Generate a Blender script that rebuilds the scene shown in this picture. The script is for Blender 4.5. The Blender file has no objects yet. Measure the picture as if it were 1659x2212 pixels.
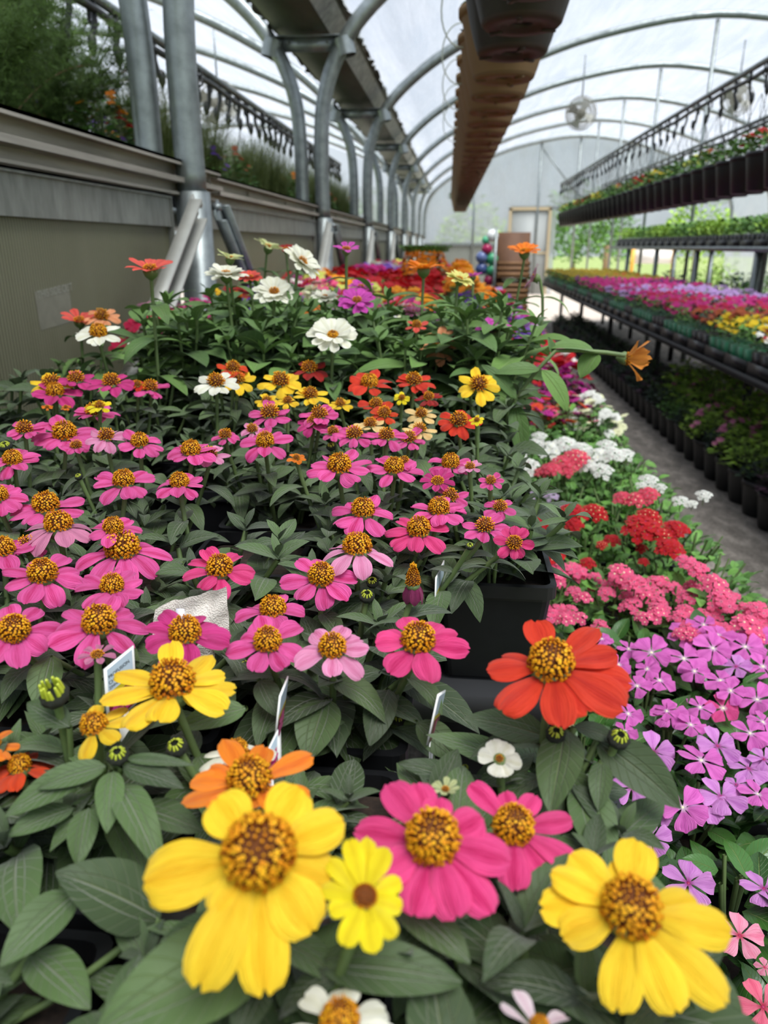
import bpy, bmesh, math, random
from math import sin, cos, pi, radians, atan, tan, sqrt, exp, acos, atan2
from mathutils import Vector, Matrix, Quaternion
R0 = random.Random(7)
COL = bpy.context.scene.collection
# ---------------------------------------------------------------- camera maths (image frame 1659 x 2212)
F, CX, CY, H = 1600.0, 829.5, 1106.0, 1.15
PIT = atan((1106 - 530) / F); YAW = atan(160.5 * cos(PIT) / F)
CR = Vector((cos(YAW), sin(YAW), 0))
CU = Vector((-sin(YAW) * sin(PIT), cos(YAW) * sin(PIT), cos(PIT)))
CD = Vector((-sin(YAW) * cos(PIT), cos(YAW) * cos(PIT), -sin(PIT)))
EYE = Vector((0, 0, H))
def ray(x, y): return CD + CR * ((x - CX) / F) + CU * ((CY - y) / F)
def at(x, y, d): return EYE + ray(x, y) * d
def onz(x, y, z): r = ray(x, y); return EYE + r * ((z - H) / r.z)
def onx(x, y, X): r = ray(x, y); return EYE + r * (X / r.x)
def ony(x, y, Y): r = ray(x, y); return EYE + r * (Y / r.y)
def proj(p):
    v = Vector(p) - EYE; d = v.dot(CD)
    if d < 0.02: return (-9999, -9999, d)
    return (CX + F * v.dot(CR) / d, CY - F * v.dot(CU) / d, d)
def inview(p, m=60):
    x, y, d = proj(p); mm = m
    return d > 0.03 and -mm < x < 1659 + mm and -mm < y < 2212 + mm

# ---------------------------------------------------------------- objects
def tag(o, label=None, cat=None, group=None, kind=None):
    if label: o['label'] = label
    if cat: o['category'] = cat
    if group: o['group'] = group
    if kind: o['kind'] = kind
    return o
def empty(name, loc, label=None, cat=None, group=None):
    o = bpy.data.objects.new(name, None); COL.objects.link(o); o.location = loc; o.empty_display_size = .02
    return tag(o, label, cat, group)
def link(name, mesh, parent=None, loc=(0, 0, 0), rot=None, scale=None):
    o = bpy.data.objects.new(name, mesh); COL.objects.link(o)
    if parent is not None: o.parent = parent
    o.location = loc
    if rot is not None:
        o.rotation_mode = 'QUATERNION'; o.rotation_quaternion = rot
    if scale is not None: o.scale = (scale,) * 3 if isinstance(scale, (int, float)) else scale
    return o
ORD = 'first second third fourth fifth sixth seventh eighth ninth tenth eleventh twelfth thirteenth fourteenth fifteenth sixteenth seventeenth eighteenth nineteenth twentieth'.split()
TENS = {20: 'twenty', 30: 'thirty', 40: 'forty', 50: 'fifty', 60: 'sixty'}
def ordw(n):
    if n <= 20: return ORD[n - 1]
    t = n // 10 * 10
    return (TENS[t][:-1] + 'ieth') if n == t else TENS[t] + '-' + ORD[n - t - 1]

# ---------------------------------------------------------------- mesh builder
class MB:
    def __init__(s): s.v = []; s.f = []; s.u = []; s.m = []; s.r = []
    def add(s, vs, fs, uvs=None, mat=0, rnd=0.5):
        b = len(s.v); s.v.extend(vs)
        for f in fs:
            s.f.append(tuple(b + i for i in f)); s.m.append(mat); s.r.append(rnd)
            s.u.append([uvs[i] for i in f] if uvs else [(0, 0)] * len(f))
    def merge(s, o, M):
        b = len(s.v); s.v.extend([tuple(M @ Vector(v)) for v in o.v])
        s.f.extend([tuple(b + i for i in f) for f in o.f]); s.u.extend(o.u); s.m.extend(o.m); s.r.extend(o.r)
    def mesh(s, name, mats, smooth=True):
        me = bpy.data.meshes.new(name); me.from_pydata(s.v, [], s.f)
        uv = me.uv_layers.new(name='UVMap'); flat = [c for f in s.u for p in f for c in p]
        uv.data.foreach_set('uv', flat)
        rv = me.uv_layers.new(name='Rnd'); flat = []
        for f, r in zip(s.f, s.r): flat.extend([r, (r * 7.13) % 1.0] * len(f))
        rv.data.foreach_set('uv', flat)
        for m in mats: me.materials.append(m)
        me.polygons.foreach_set('material_index', s.m)
        me.polygons.foreach_set('use_smooth', [smooth] * len(s.f))
        me.update(); return me
    def box(s, a, b, mat=0, bev=0):
        x0, y0, z0 = a; x1, y1, z1 = b
        vs = [(x0, y0, z0), (x1, y0, z0), (x1, y1, z0), (x0, y1, z0), (x0, y0, z1), (x1, y0, z1), (x1, y1, z1), (x0, y1, z1)]
        s.add(vs, [(0, 3, 2, 1), (4, 5, 6, 7), (0, 1, 5, 4), (1, 2, 6, 5), (2, 3, 7, 6), (3, 0, 4, 7)], None, mat)
    def obox(s, c, ax, ay, az, mat=0):   # oriented box by half axes
        c = Vector(c); ax = Vector(ax); ay = Vector(ay); az = Vector(az)
        vs = [tuple(c + ax * i + ay * j + az * k) for k in (-1, 1) for i, j in ((-1, -1), (1, -1), (1, 1), (-1, 1))]
        s.add(vs, [(0, 3, 2, 1), (4, 5, 6, 7), (0, 1, 5, 4), (1, 2, 6, 5), (2, 3, 7, 6), (3, 0, 4, 7)], None, mat)
    def tube(s, pts, r, n=8, mat=0, rnd=.5, cap=True, r2=None):
        pts = [Vector(p) for p in pts]; N = len(pts); vs = []; uv = []
        up = Vector((0, 0, 1)); prev = None
        for i, p in enumerate(pts):
            t = (pts[min(i + 1, N - 1)] - pts[max(i - 1, 0)])
            t = t.normalized() if t.length > 1e-9 else Vector((0, 0, 1))
            a = prev if prev is not None else (Vector((1, 0, 0)) if abs(t.z) > .9 else up)
            a = (a - t * a.dot(t)); a = a.normalized() if a.length > 1e-6 else t.orthogonal().normalized()
            prev = a; b = t.cross(a)
            rr = r if r2 is None else r + (r2 - r) * i / max(1, N - 1)
            for k in range(n):
                th = 2 * pi * k / n; vs.append(tuple(p + (a * cos(th) + b * sin(th)) * rr)); uv.append((k / n, i / max(1, N - 1)))
        fs = [(i * n + k, i * n + (k + 1) % n, (i + 1) * n + (k + 1) % n, (i + 1) * n + k) for i in range(N - 1) for k in range(n)]
        if cap: fs += [tuple(range(n - 1, -1, -1)), tuple((N - 1) * n + k for k in range(n))]
        s.add(vs, fs, uv, mat, rnd)
    def lathe(s, prof, n=24, mat=0, mod=None, c=(0, 0, 0)):
        vs = []; uv = []
        for i, (r, z) in enumerate(prof):
            for k in range(n):
                th = 2 * pi * k / n; rr = r * (mod(th, z) if mod else 1)
                vs.append((c[0] + rr * cos(th), c[1] + rr * sin(th), c[2] + z)); uv.append((k / n, i / len(prof)))
        fs = [(i * n + k, i * n + (k + 1) % n, (i + 1) * n + (k + 1) % n, (i + 1) * n + k) for i in range(len(prof) - 1) for k in range(n)]
        s.add(vs, fs, uv, mat)
def lin(h):
    h = h.lstrip('#'); c = [int(h[i:i + 2], 16) / 255 for i in (0, 2, 4)]
    return tuple((x / 12.92 if x <= .04045 else ((x + .055) / 1.055) ** 2.4) for x in c) + (1,)

# ---------------------------------------------------------------- materials
def newmat(name):
    m = bpy.data.materials.new(name); m.use_nodes = True; nt = m.node_tree; nt.nodes.clear()
    out = nt.nodes.new('ShaderNodeOutputMaterial'); return m, nt, out
def N(nt, t, **kw):
    n = nt.nodes.new(t)
    for k, v in kw.items():
        if k.startswith('i_'):
            n.inputs[k[2:].replace('_', ' ')].default_value = v
        else: setattr(n, k, v)
    return n
def math_(nt, op, a, b=None, clamp=False):
    n = nt.nodes.new('ShaderNodeMath'); n.operation = op; n.use_clamp = clamp
    for i, x in enumerate((a, b)):
        if x is None: continue
        if isinstance(x, (int, float)): n.inputs[i].default_value = x
        else: nt.links.new(x, n.inputs[i])
    return n.outputs[0]
def mixc(nt, f, a, b, blend='MIX'):
    n = nt.nodes.new('ShaderNodeMix'); n.data_type = 'RGBA'; n.blend_type = blend
    for s, x in ((n.inputs[0], f), (n.inputs[6], a), (n.inputs[7], b)):
        if isinstance(x, (int, float, tuple)): s.default_value = x
        else: nt.links.new(x, s)
    return n.outputs[2]
def ramp(nt, x, stops):
    n = nt.nodes.new('ShaderNodeValToRGB'); nt.links.new(x, n.inputs[0]); e = n.color_ramp.elements
    while len(e) < len(stops): e.new(.5)
    for el, (p, c) in zip(e, stops): el.position = p; el.color = c if isinstance(c, tuple) else (c, c, c, 1)
    return n.outputs[0]
def prin(nt, out, base, rough=.5, metal=0, trans=0, bump=None, bstr=.3, bdist=.001, spec=.5, sheen=0, tcol=None, coat=0):
    p = nt.nodes.new('ShaderNodeBsdfPrincipled')
    for s, x in (('Base Color', base), ('Roughness', rough)):
        if isinstance(x, (int, float, tuple)): p.inputs[s].default_value = x
        else: nt.links.new(x, p.inputs[s])
    p.inputs['Metallic'].default_value = metal; p.inputs['Specular IOR Level'].default_value = spec
    p.inputs['Sheen Weight'].default_value = sheen; p.inputs['Coat Weight'].default_value = coat
    if bump is not None:
        b = nt.nodes.new('ShaderNodeBump'); b.inputs['Strength'].default_value = bstr; b.inputs['Distance'].default_value = bdist
        nt.links.new(bump, b.inputs['Height']); nt.links.new(b.outputs[0], p.inputs['Normal'])
    if trans > 0:
        t = nt.nodes.new('ShaderNodeBsdfTranslucent')
        c = tcol if tcol is not None else base
        if isinstance(c, tuple): t.inputs[0].default_value = c
        else: nt.links.new(c, t.inputs[0])
        mx = nt.nodes.new('ShaderNodeMixShader'); mx.inputs[0].default_value = trans
        nt.links.new(p.outputs[0], mx.inputs[1]); nt.links.new(t.outputs[0], mx.inputs[2]); nt.links.new(mx.outputs[0], out.inputs[0])
    else: nt.links.new(p.outputs[0], out.inputs[0])
    return p
def uvn(nt, name='UVMap'):
    u = nt.nodes.new('ShaderNodeUVMap'); u.uv_map = name
    s = nt.nodes.new('ShaderNodeSeparateXYZ'); nt.links.new(u.outputs[0], s.inputs[0]); return u.outputs[0], s.outputs[0], s.outputs[1]
def noise(nt, vec, scale, detail=3, rough=.5):
    n = nt.nodes.new('ShaderNodeTexNoise'); n.inputs['Scale'].default_value = scale; n.inputs['Detail'].default_value = detail; n.inputs['Roughness'].default_value = rough
    if vec is not None: nt.links.new(vec, n.inputs['Vector'])
    return n.outputs[0]
def objc(nt, scale=(1, 1, 1)):
    t = nt.nodes.new('ShaderNodeTexCoord'); m = nt.nodes.new('ShaderNodeMapping'); m.inputs['Scale'].default_value = scale
    nt.links.new(t.outputs['Object'], m.inputs[0]); return m.outputs[0]

_petals = {}
def petal_mat(main, stripe=None, base=None, rim=None):
    key = (main, stripe, base, rim)
    if key in _petals: return _petals[key]
    m, nt, out = newmat('petal_' + main)
    uv, u, v = uvn(nt); _, r1, r2 = uvn(nt, 'Rnd')
    a = math_(nt, 'ABSOLUTE', math_(nt, 'SUBTRACT', u, .5))
    mp = N(nt, 'ShaderNodeMapping'); mp.inputs['Scale'].default_value = (16, 1.1, 1); nt.links.new(uv, mp.inputs[0])
    nz = noise(nt, mp.outputs[0], 2.0, 3)
    cm = lin(main); cs = lin(stripe) if stripe else tuple(x * .72 for x in cm[:3]) + (1,)
    # long streaks following the petal, a deeper band down the middle
    band = math_(nt, 'SUBTRACT', 1.0, math_(nt, 'MULTIPLY', a, 4.2), True)
    f = math_(nt, 'ADD', math_(nt, 'MULTIPLY', band, .7), math_(nt, 'MULTIPLY', math_(nt, 'SUBTRACT', nz, .45), 2.2))
    f = math_(nt, 'MULTIPLY', f, math_(nt, 'ADD', .55, math_(nt, 'MULTIPLY', r1, .6)), True)
    c = mixc(nt, f, cm, cs)
    if base:
        fb = math_(nt, 'SUBTRACT', 1.0, math_(nt, 'MULTIPLY', v, 4.5), True)
        c = mixc(nt, fb, c, lin(base))
    if rim:
        fr = math_(nt, 'MULTIPLY', math_(nt, 'SUBTRACT', v, .7, True), 1.6)
        c = mixc(nt, fr, c, lin(rim))
    hs = N(nt, 'ShaderNodeHueSaturation'); nt.links.new(c, hs.inputs['Color'])
    nt.links.new(math_(nt, 'ADD', .88, math_(nt, 'MULTIPLY', r2, .24)), hs.inputs['Value'])
    c = hs.outputs[0]
    rib = noise(nt, mp.outputs[0], 1.6, 2)
    prin(nt, out, c, .62, trans=.3, bump=rib, bstr=.6, bdist=.003, spec=.28, sheen=.08)
    _petals[key] = m; return m

def leaf_mat(name, dark, light, vein, rough=.55, nv=8, mid=.035, spec=.3, vstr=.5, par=False, sheen=.1, trans=.12):
    m, nt, out = newmat(name); uv, u, v = uvn(nt); _, r1, r2 = uvn(nt, 'Rnd')
    a = math_(nt, 'ABSOLUTE', math_(nt, 'SUBTRACT', u, .5))
    nz = noise(nt, objc(nt), 60, 4)
    c = mixc(nt, math_(nt, 'ADD', math_(nt, 'MULTIPLY', r1, .75), math_(nt, 'MULTIPLY', nz, .3), True), lin(dark), lin(light))
    midr = math_(nt, 'SUBTRACT', 1.0, math_(nt, 'DIVIDE', a, mid), True)
    w = math_(nt, 'SINE', math_(nt, 'MULTIPLY', math_(nt, 'SUBTRACT', v, math_(nt, 'MULTIPLY', a, .55)), nv * 2 * pi))
    side = math_(nt, 'MULTIPLY', math_(nt, 'SUBTRACT', w, .86, True), 5.0, True)
    if par:
        q = math_(nt, 'ABSOLUTE', math_(nt, 'SUBTRACT', a, .17)); side = math_(nt, 'MAXIMUM', math_(nt, 'MULTIPLY', math_(nt, 'SUBTRACT', 1.0, math_(nt, 'DIVIDE', q, .018), True), .8), math_(nt, 'MULTIPLY', side, .5))
    vf = math_(nt, 'MAXIMUM', midr, math_(nt, 'MULTIPLY', side, vstr))
    c = mixc(nt, math_(nt, 'MULTIPLY', vf, .6), c, lin(vein))
    bmp = math_(nt, 'SUBTRACT', math_(nt, 'MULTIPLY', nz, .5), vf)
    hs = N(nt, 'ShaderNodeHueSaturation'); nt.links.new(c, hs.inputs['Color'])
    nt.links.new(math_(nt, 'ADD', .8, math_(nt, 'MULTIPLY', r2, .4)), hs.inputs['Value'])
    prin(nt, out, hs.outputs[0], rough, trans=trans, bump=bmp, bstr=.8, bdist=.002, spec=spec, sheen=sheen)
    return m
def plain(name, col, rough=.5, metal=0, nscale=0, namt=.2, bstr=0, spec=.5, trans=0, nvec=(1, 1, 1), bdist=.002):
    m, nt, out = newmat(name); c = lin(col) if isinstance(col, str) else col; bump = None
    if nscale:
        nz = noise(nt, objc(nt, nvec), nscale, 5, .6)
        d = tuple(x * (1 - namt) for x in c[:3]) + (1,); l = tuple(min(1, x * (1 + namt)) for x in c[:3]) + (1,)
        c = ramp(nt, nz, [(.3, d), (.7, l)]); bump = nz if bstr else None
    prin(nt, out, c, rough, metal, trans, bump, bstr, bdist, spec)
    return m
M = {}
M['zleaf'] = leaf_mat('zinnia_leaf', '27351e', '4e6636', '8c9c68', .55, 8, .03, .32, .6, par=True, sheen=.25)
M['tleaf'] = leaf_mat('tall_zinnia_leaf', '35502a', '668840', '9cb46a', .55, 7, .03, .3, .35, par=True)
M['vleaf'] = leaf_mat('vinca_leaf', '1c3a17', '3f6b2a', 'b4cc84', .32, 9, .03, .5, .35, sheen=0)
M['gleaf'] = leaf_mat('bedding_leaf', '365c28', '64943a', '8fb05c', .5, 5, .04, .3, .2)
M['lleaf'] = leaf_mat('lime_leaf', '6c9430', 'a8cc48', 'bcd870', .5, 5, .04, .3, .2)
M['dleaf'] = leaf_mat('dark_leaf', '1a2a1c', '2f4630', '55704c', .5, 5, .04, .3, .2)
M['pleaf'] = leaf_mat('purple_leaf', '241420', '48283c', '684058', .5, 5, .04, .3, .2)
M['fern'] = leaf_mat('fern_leaf', '3a5a24', '6c8e3c', '8fae60', .6, 3, .3, .2, .1)
M['grass'] = leaf_mat('grass_blade', '4a5c2c', '8a9858', 'a8b070', .6, 1, .1, .2, .0)
M['stem'] = plain('stem_green', '5c7040', .6, nscale=40, namt=.2)
M['twig'] = plain('dry_twig', '9a7f62', .8, nscale=60, namt=.3)
M['black'] = plain('black_plastic', '17181a', .38, nscale=25, namt=.3, bstr=.1, spec=.45)
M['soil'] = plain('potting_soil', '2a1f17', .95, nscale=180, namt=.6, bstr=.8)
M['green_tray'] = plain('green_plastic', '1c6a48', .4)
M['galv'] = plain('galvanised_steel', '8d9494', .42, .75, nscale=22, namt=.22, bstr=.05)
M['alu'] = plain('weathered_aluminium', 'a8a298', .5, .35, nscale=9, namt=.3, bstr=.08, nvec=(1, .25, 3))
M['alulight'] = plain('pale_aluminium', 'b4b4ac', .5, .4, nscale=12, namt=.12)
M['zinc'] = plain('dull_zinc_plate', '84867f', .55, .3, nscale=14, namt=.28, nvec=(1, 2.5, .6), bstr=.05)
M['gutter'] = plain('gutter_steel', '525a4c', .55, .4, nscale=4, namt=.3, nvec=(1, .3, 1))
M['gutterlip'] = plain('gutter_lip', '9a9f9c', .5, .5, nscale=18, namt=.5)
M['brownpot'] = plain('brown_plastic', '9c8060', .6, nscale=3, namt=.1, spec=.2, trans=.4)
M['darkpot'] = plain('dark_brown_plastic', '2e2622', .5, nscale=3, namt=.1, spec=.3)
M['wire'] = plain('hanger_wire', '70746e', .4, .5)
M['drip'] = plain('drip_tubing', '26282a', .4)
M['clear'] = plain('clear_tubing', 'a9b0a2', .3, spec=.6)
M['white'] = plain('white_paint', 'e8e8e4', .5)
M['fan'] = plain('fan_grille', 'a09c90', .5, .3)
M['wood'] = plain('crate_wood', '8a6440', .7, nscale=8, namt=.35, nvec=(1, 1, 8), bstr=.2)
M['tagw'] = plain('tag_white', 'e4e6e2', .35)
M['tagb'] = plain('tag_blue', 'a9bac6', .35)
M['tagy'] = plain('tag_olive', 'b0a31e', .35)
M['tagr'] = plain('tag_cherry', '6a1428', .35, nscale=60, namt=.4)
M['ink'] = plain('ink', '202428', .5)
def _center():
    m, nt, out = newmat('disc_floret'); _, u, v = uvn(nt); _, r1, r2 = uvn(nt, 'Rnd')
    c = ramp(nt, v, [(0, lin('2c1606')), (.3, lin('8a4408')), (.5, lin('d98a0a')), (1, lin('f6c022'))])
    c = mixc(nt, math_(nt, 'MULTIPLY', r2, .55), c, lin('d0700a'))
    prin(nt, out, c, .6, trans=.1, spec=.25); return m
M['floret'] = _center()
M['cone'] = plain('flower_cone', '6a380c', .8, nscale=300, namt=.6, bstr=.5)
M['budgreen'] = plain('bud_finger', 'b4bf3a', .5, nscale=90, namt=.15)
M['budcup'] = plain('bud_scales', '2b2f22', .8, nscale=400, namt=.6, bstr=.8)
def _film(name, tr=.62, tint=(.93, .96, 1, 1), sc=(1, 1, 1), lo=.35, hi=.75):
    m, nt, out = newmat(name)
    v = objc(nt, sc); nz = noise(nt, v, 1.6, 6, .62)
    nz2 = noise(nt, objc(nt, (sc[0] * 5, sc[1] * .8, sc[2] * 2)), 2.2, 4, .6)
    f = ramp(nt, math_(nt, 'MULTIPLY', math_(nt, 'ADD', nz, nz2), .5), [(.34, lo), (.66, hi)])
    t = N(nt, 'ShaderNodeBsdfTransparent'); t.inputs[0].default_value = tint
    d = N(nt, 'ShaderNodeBsdfTranslucent'); d.inputs[0].default_value = (.50, .53, .59, 1)
    df = N(nt, 'ShaderNodeBsdfDiffuse'); df.inputs[0].default_value = (.45, .47, .52, 1)
    bmp = N(nt, 'ShaderNodeBump'); bmp.inputs['Strength'].default_value = .6; bmp.inputs['Distance'].default_value = .03
    nt.links.new(nz2, bmp.inputs['Height'])
    for s in (d, df): nt.links.new(bmp.outputs[0], s.inputs['Normal'])
    a = N(nt, 'ShaderNodeMixShader'); a.inputs[0].default_value = .35; nt.links.new(d.outputs[0], a.inputs[1]); nt.links.new(df.outputs[0], a.inputs[2])
    b = N(nt, 'ShaderNodeMixShader'); nt.links.new(f, b.inputs[0]); nt.links.new(t.outputs[0], b.inputs[1]); nt.links.new(a.outputs[0], b.inputs[2])
    nt.links.new(b.outputs[0], out.inputs[0]); return m
M['film'] = _film('poly_film', sc=(.8, .5, .8), lo=.2, hi=.85)
M['endfilm'] = _film('end_wall_film', sc=(.6, 1, .6), lo=.5, hi=.8, tint=(.9, .97, 1, 1))
def _panel():
    m, nt, out = newmat('twinwall_panel'); t = N(nt, 'ShaderNodeTexCoord'); s = N(nt, 'ShaderNodeSeparateXYZ'); nt.links.new(t.outputs['Object'], s.inputs[0])
    w = math_(nt, 'SINE', math_(nt, 'MULTIPLY', s.outputs[1], 2 * pi / .0105))
    w2 = math_(nt, 'MULTIPLY', math_(nt, 'ADD', w, 1.0), .5)
    nz = noise(nt, objc(nt, (1, 3, .5)), 5, 4)
    c = mixc(nt, math_(nt, 'MULTIPLY', w2, .8), lin('86866c'), lin('484830'))
    c = mixc(nt, math_(nt, 'MULTIPLY', nz, .5), c, lin('8c8a74'))
    prin(nt, out, c, .45, trans=.15, bump=w2, bstr=.3, bdist=.002, spec=.4); return m
M['panel'] = _panel()
def _floor():
    m, nt, out = newmat('gravel_floor'); v = objc(nt)
    n1 = noise(nt, objc(nt, (1.6, .8, 1)), 9, 6, .7); n2 = noise(nt, v, 70, 4, .7)
    c = ramp(nt, n1, [(.36, lin('3a342e')), (.5, lin('6e665e')), (.62, lin('a39a90'))])
    c = mixc(nt, .5, c, ramp(nt, n2, [(.3, lin('3a3530')), (.7, lin('9a9288'))]), 'MIX')
    prin(nt, out, c, .85, bump=n2, bstr=.7, bdist=.01); return m
M['floor'] = _floor()
M['concrete'] = plain('pale_concrete', 'd8c8b8', .8, nscale=4, namt=.08)
M['lawn'] = plain('outdoor_grass', '7c8c50', .9, nscale=3, namt=.3)
M['deck'] = plain('dark_bench', '101012', .6, .0, nscale=20, namt=.2)
M['sticker'] = plain('faded_sticker', '7d7c6c', .5, nscale=40, namt=.12)
M['stickertext'] = plain('faded_lettering', '9c9d8e', .5)
def _packet():
    m, nt, out = newmat('tea_paper'); v = objc(nt); n1 = noise(nt, v, 60, 4, .6)
    g = N(nt, 'ShaderNodeTexVoronoi'); g.inputs['Scale'].default_value = 900; nt.links.new(v, g.inputs[0])
    b = math_(nt, 'ADD', n1, math_(nt, 'MULTIPLY', g.outputs[0], .3))
    prin(nt, out, lin('f0eae0'), .75, trans=.25, bump=b, bstr=.8, bdist=.002, spec=.2); return m
M['packet'] = _packet()
# ---------------------------------------------------------------- plant pieces
def ss(x, a=0., b=1.):
    t = min(1, max(0, (x - a) / (b - a))); return t * t * (3 - 2 * t)
def petal(mb, L, W, ang, r0, z0, lift, droop, cup, rng, nu=6, nv=9, notch=.05, twist=0., mat=0, basew=.35, wide=.6, wav=.02, sharp=2.6):
    rnd = rng.random(); vs = []; uv = []
    ph = rng.random() * 6; tw = twist + rng.uniform(-.12, .12); x = 0.; z = 0.; pts = []
    for j in range(nv + 1):
        t = j / nv
        if j:
            th = lift - droop * (t - .5 / nv); x += cos(th) * L / nv; z += sin(th) * L / nv
        pts.append((x, z))
    ca, sa = cos(ang), sin(ang)
    for j, (px, pz) in enumerate(pts):
        t = j / nv
        w = (basew + (1 - basew) * ss(t, 0, wide))
        if t > wide: w *= max(0., 1 - ((t - wide) / (1.0001 - wide)) ** sharp) ** .5
        if j == nv: w = .30
        hw = W / 2 * w
        for i in range(nu + 1):
            s = -1 + 2 * i / nu
            ex = -notch * L * exp(-(s / .35) ** 2) * t ** 8 + (.0 if j < nv else -.05 * L * s * s)
            yy = hw * s; zz = pz + cup * W * (s * s - .35) * w + wav * L * sin(ph + t * 5 + s * 2) * t + .018 * W * cos(s * 9.4)
            yy2 = yy * cos(tw * t) - 0; zz += yy * sin(tw * t)
            xx = r0 + px + ex
            vs.append((xx * ca - yy2 * sa, xx * sa + yy2 * ca, z0 + zz)); uv.append((i / nu, t))
    n = nu + 1
    fs = [(j * n + i, (j + 1) * n + i, (j + 1) * n + i + 1, j * n + i + 1) for j in range(nv) for i in range(nu)]
    mb.add(vs, fs, uv, mat, rnd)

def leaf(mb, M4, L, W, fold=.25, droop=.8, lift=.2, rng=R0, nu=4, nv=7, mat=0, rnd=None, point=1.4, wide=.42):
    vs = []; uv = []; x = z = 0.; rnd = rng.random() if rnd is None else rnd; ph = rng.random() * 6; tw = rng.uniform(-.5, .5)
    for j in range(nv + 1):
        t = j / nv
        if j:
            th = lift - droop * (t - .5 / nv); x += cos(th) * L / nv; z += sin(th) * L / nv
        w = (sin(pi * min(1., t ** (0.6931 / -math.log(wide)))) ** (.75)) if 0 < t < 1 else .04
        w = max(w, .05 if t < 1 else .03); 
        for i in range(nu + 1):
            s = -1 + 2 * i / nu; y = W / 2 * w * s
            zz = z + fold * abs(y) + .03 * L * sin(ph + 4 * t + s) * abs(s) + y * sin(tw * t)
            vs.append(tuple(M4 @ Vector((x, y, zz)))); uv.append((i / nu, t))
    n = nu + 1
    fs = [(j * n + i, (j + 1) * n + i, (j + 1) * n + i + 1, j * n + i + 1) for j in range(nv) for i in range(nu)]
    mb.add(vs, fs, uv, mat, rnd)
def frame(p, ang, tilt=0., roll=0.):   # x axis outwards at azimuth ang, raised by tilt
    return Matrix.Translation(Vector(p)) @ Matrix.Rotation(ang, 4, 'Z') @ Matrix.Rotation(-tilt, 4, 'Y') @ Matrix.Rotation(roll, 4, 'X')
def qface(n):
    n = Vector(n).normalized(); x = (CR - n * CR.dot(n)).normalized(); y = n.cross(x); return Matrix((x, y, n)).transposed().to_quaternion()
def qnormal(n, spin=0.):
    n = Vector(n).normalized(); return (n.to_track_quat('Z', 'Y') @ Quaternion((0, 0, 1), spin))

# disc of florets, unit radius
_cent = {}
def center_mesh(seed, style='pro', hi=True):
    k = (seed, style, hi)
    if k in _cent: return _cent[k]
    r = random.Random(seed * 31 + 5); mb = MB()
    hgt = {'pro': 1.2, 'flat': .55, 'tall': 1.9, 'open': .8, 'dark': .6}[style]
    def surf(q):   # q 0 top .. 1 rim
        th = q * pi * .52; rr = (sin(th)) ** .8 * (1 - .12 * q) if style != 'tall' else sin(th) * (.55 + .45 * q)
        return rr, hgt * (.12 + .88 * cos(th))
    prof = [(max(.001, surf(i / 8)[0] * .86), surf(i / 8)[1] * .9) for i in range(9)] + [(.7, -.1)]
    mb.lathe(prof, 20, 1)
    n = (230 if hi else 80) if style != 'tall' else 170
    ga = pi * (3 - sqrt(5)); sz = .098 if hi else .155
    for i in range(n):
        q = ((i + .5) / n) ** .56; th = i * ga + r.uniform(-.1, .1); rr, z = surf(q)
        p = Vector((rr * .92 * cos(th), rr * .92 * sin(th), z * .97))
        nr = Vector((cos(th) * q * 1.25, sin(th) * q * 1.25, max(.12, 1.05 - q))).normalized()
        nr = (nr + Vector((r.uniform(-.2, .2), r.uniform(-.2, .2), r.uniform(-.05, .25)))).normalized()
        a = nr.orthogonal().normalized(); b = nr.cross(a); s0 = sz * r.uniform(.75, 1.2)
        young = (style in ('pro', 'open') and q < .22 or style == 'dark') or (style == 'tall' and q > .35)
        low = q > .74 and r.random() < .75
        ln = s0 * (1.2 if young else r.uniform(1.9, 2.9)); 
        vtop = (.28 if (style == 'dark' and q < .62) else .6 if young else (r.uniform(.3, .7) if low else r.uniform(.68, 1.)))
        m = 5
        rings = [(.38, -.6, .05), (.34, ln / s0 * .55, vtop * .5), (.5, ln / s0 * .86, vtop)]
        vs = []; uv = []
        for rad, h, vv in rings:
            for kx in range(m):
                t = 2 * pi * kx / m; vs.append(tuple(p + (a * cos(t) + b * sin(t)) * rad * s0 + nr * h * s0)); uv.append((.5, vv))
        fs = [(g * m + kx, g * m + (kx + 1) % m, (g + 1) * m + (kx + 1) % m, (g + 1) * m + kx) for g in range(2) for kx in range(m)]
        if young or not hi:
            vs.append(tuple(p + nr * (ln * 1.1))); uv.append((.5, min(1, vtop * 1.1)))
            fs += [(2 * m + kx, 2 * m + (kx + 1) % m, 3 * m) for kx in range(m)]
        else:       # five little lobes flaring out
            for kx in range(m):
                t = 2 * pi * (kx + .5) / m
                vs.append(tuple(p + (a * cos(t) + b * sin(t)) * 1.05 * s0 + nr * (ln * .92))); uv.append((.5, min(1, vtop * 1.1)))
            fs += [(2 * m + kx, 3 * m + kx, 2 * m + (kx + 1) % m) for kx in range(m)]
            vs.append(tuple(p + nr * (ln * .82))); uv.append((.5, vtop * .5))
            fs += [(2 * m + kx, 2 * m + (kx + 1) % m, 4 * m) for kx in range(m)]
        mb.add(vs, fs, uv, 0, r.random())
    me = mb.mesh('disc_florets', [M['floret'], M['cone']]); _cent[k] = me; return me

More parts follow.
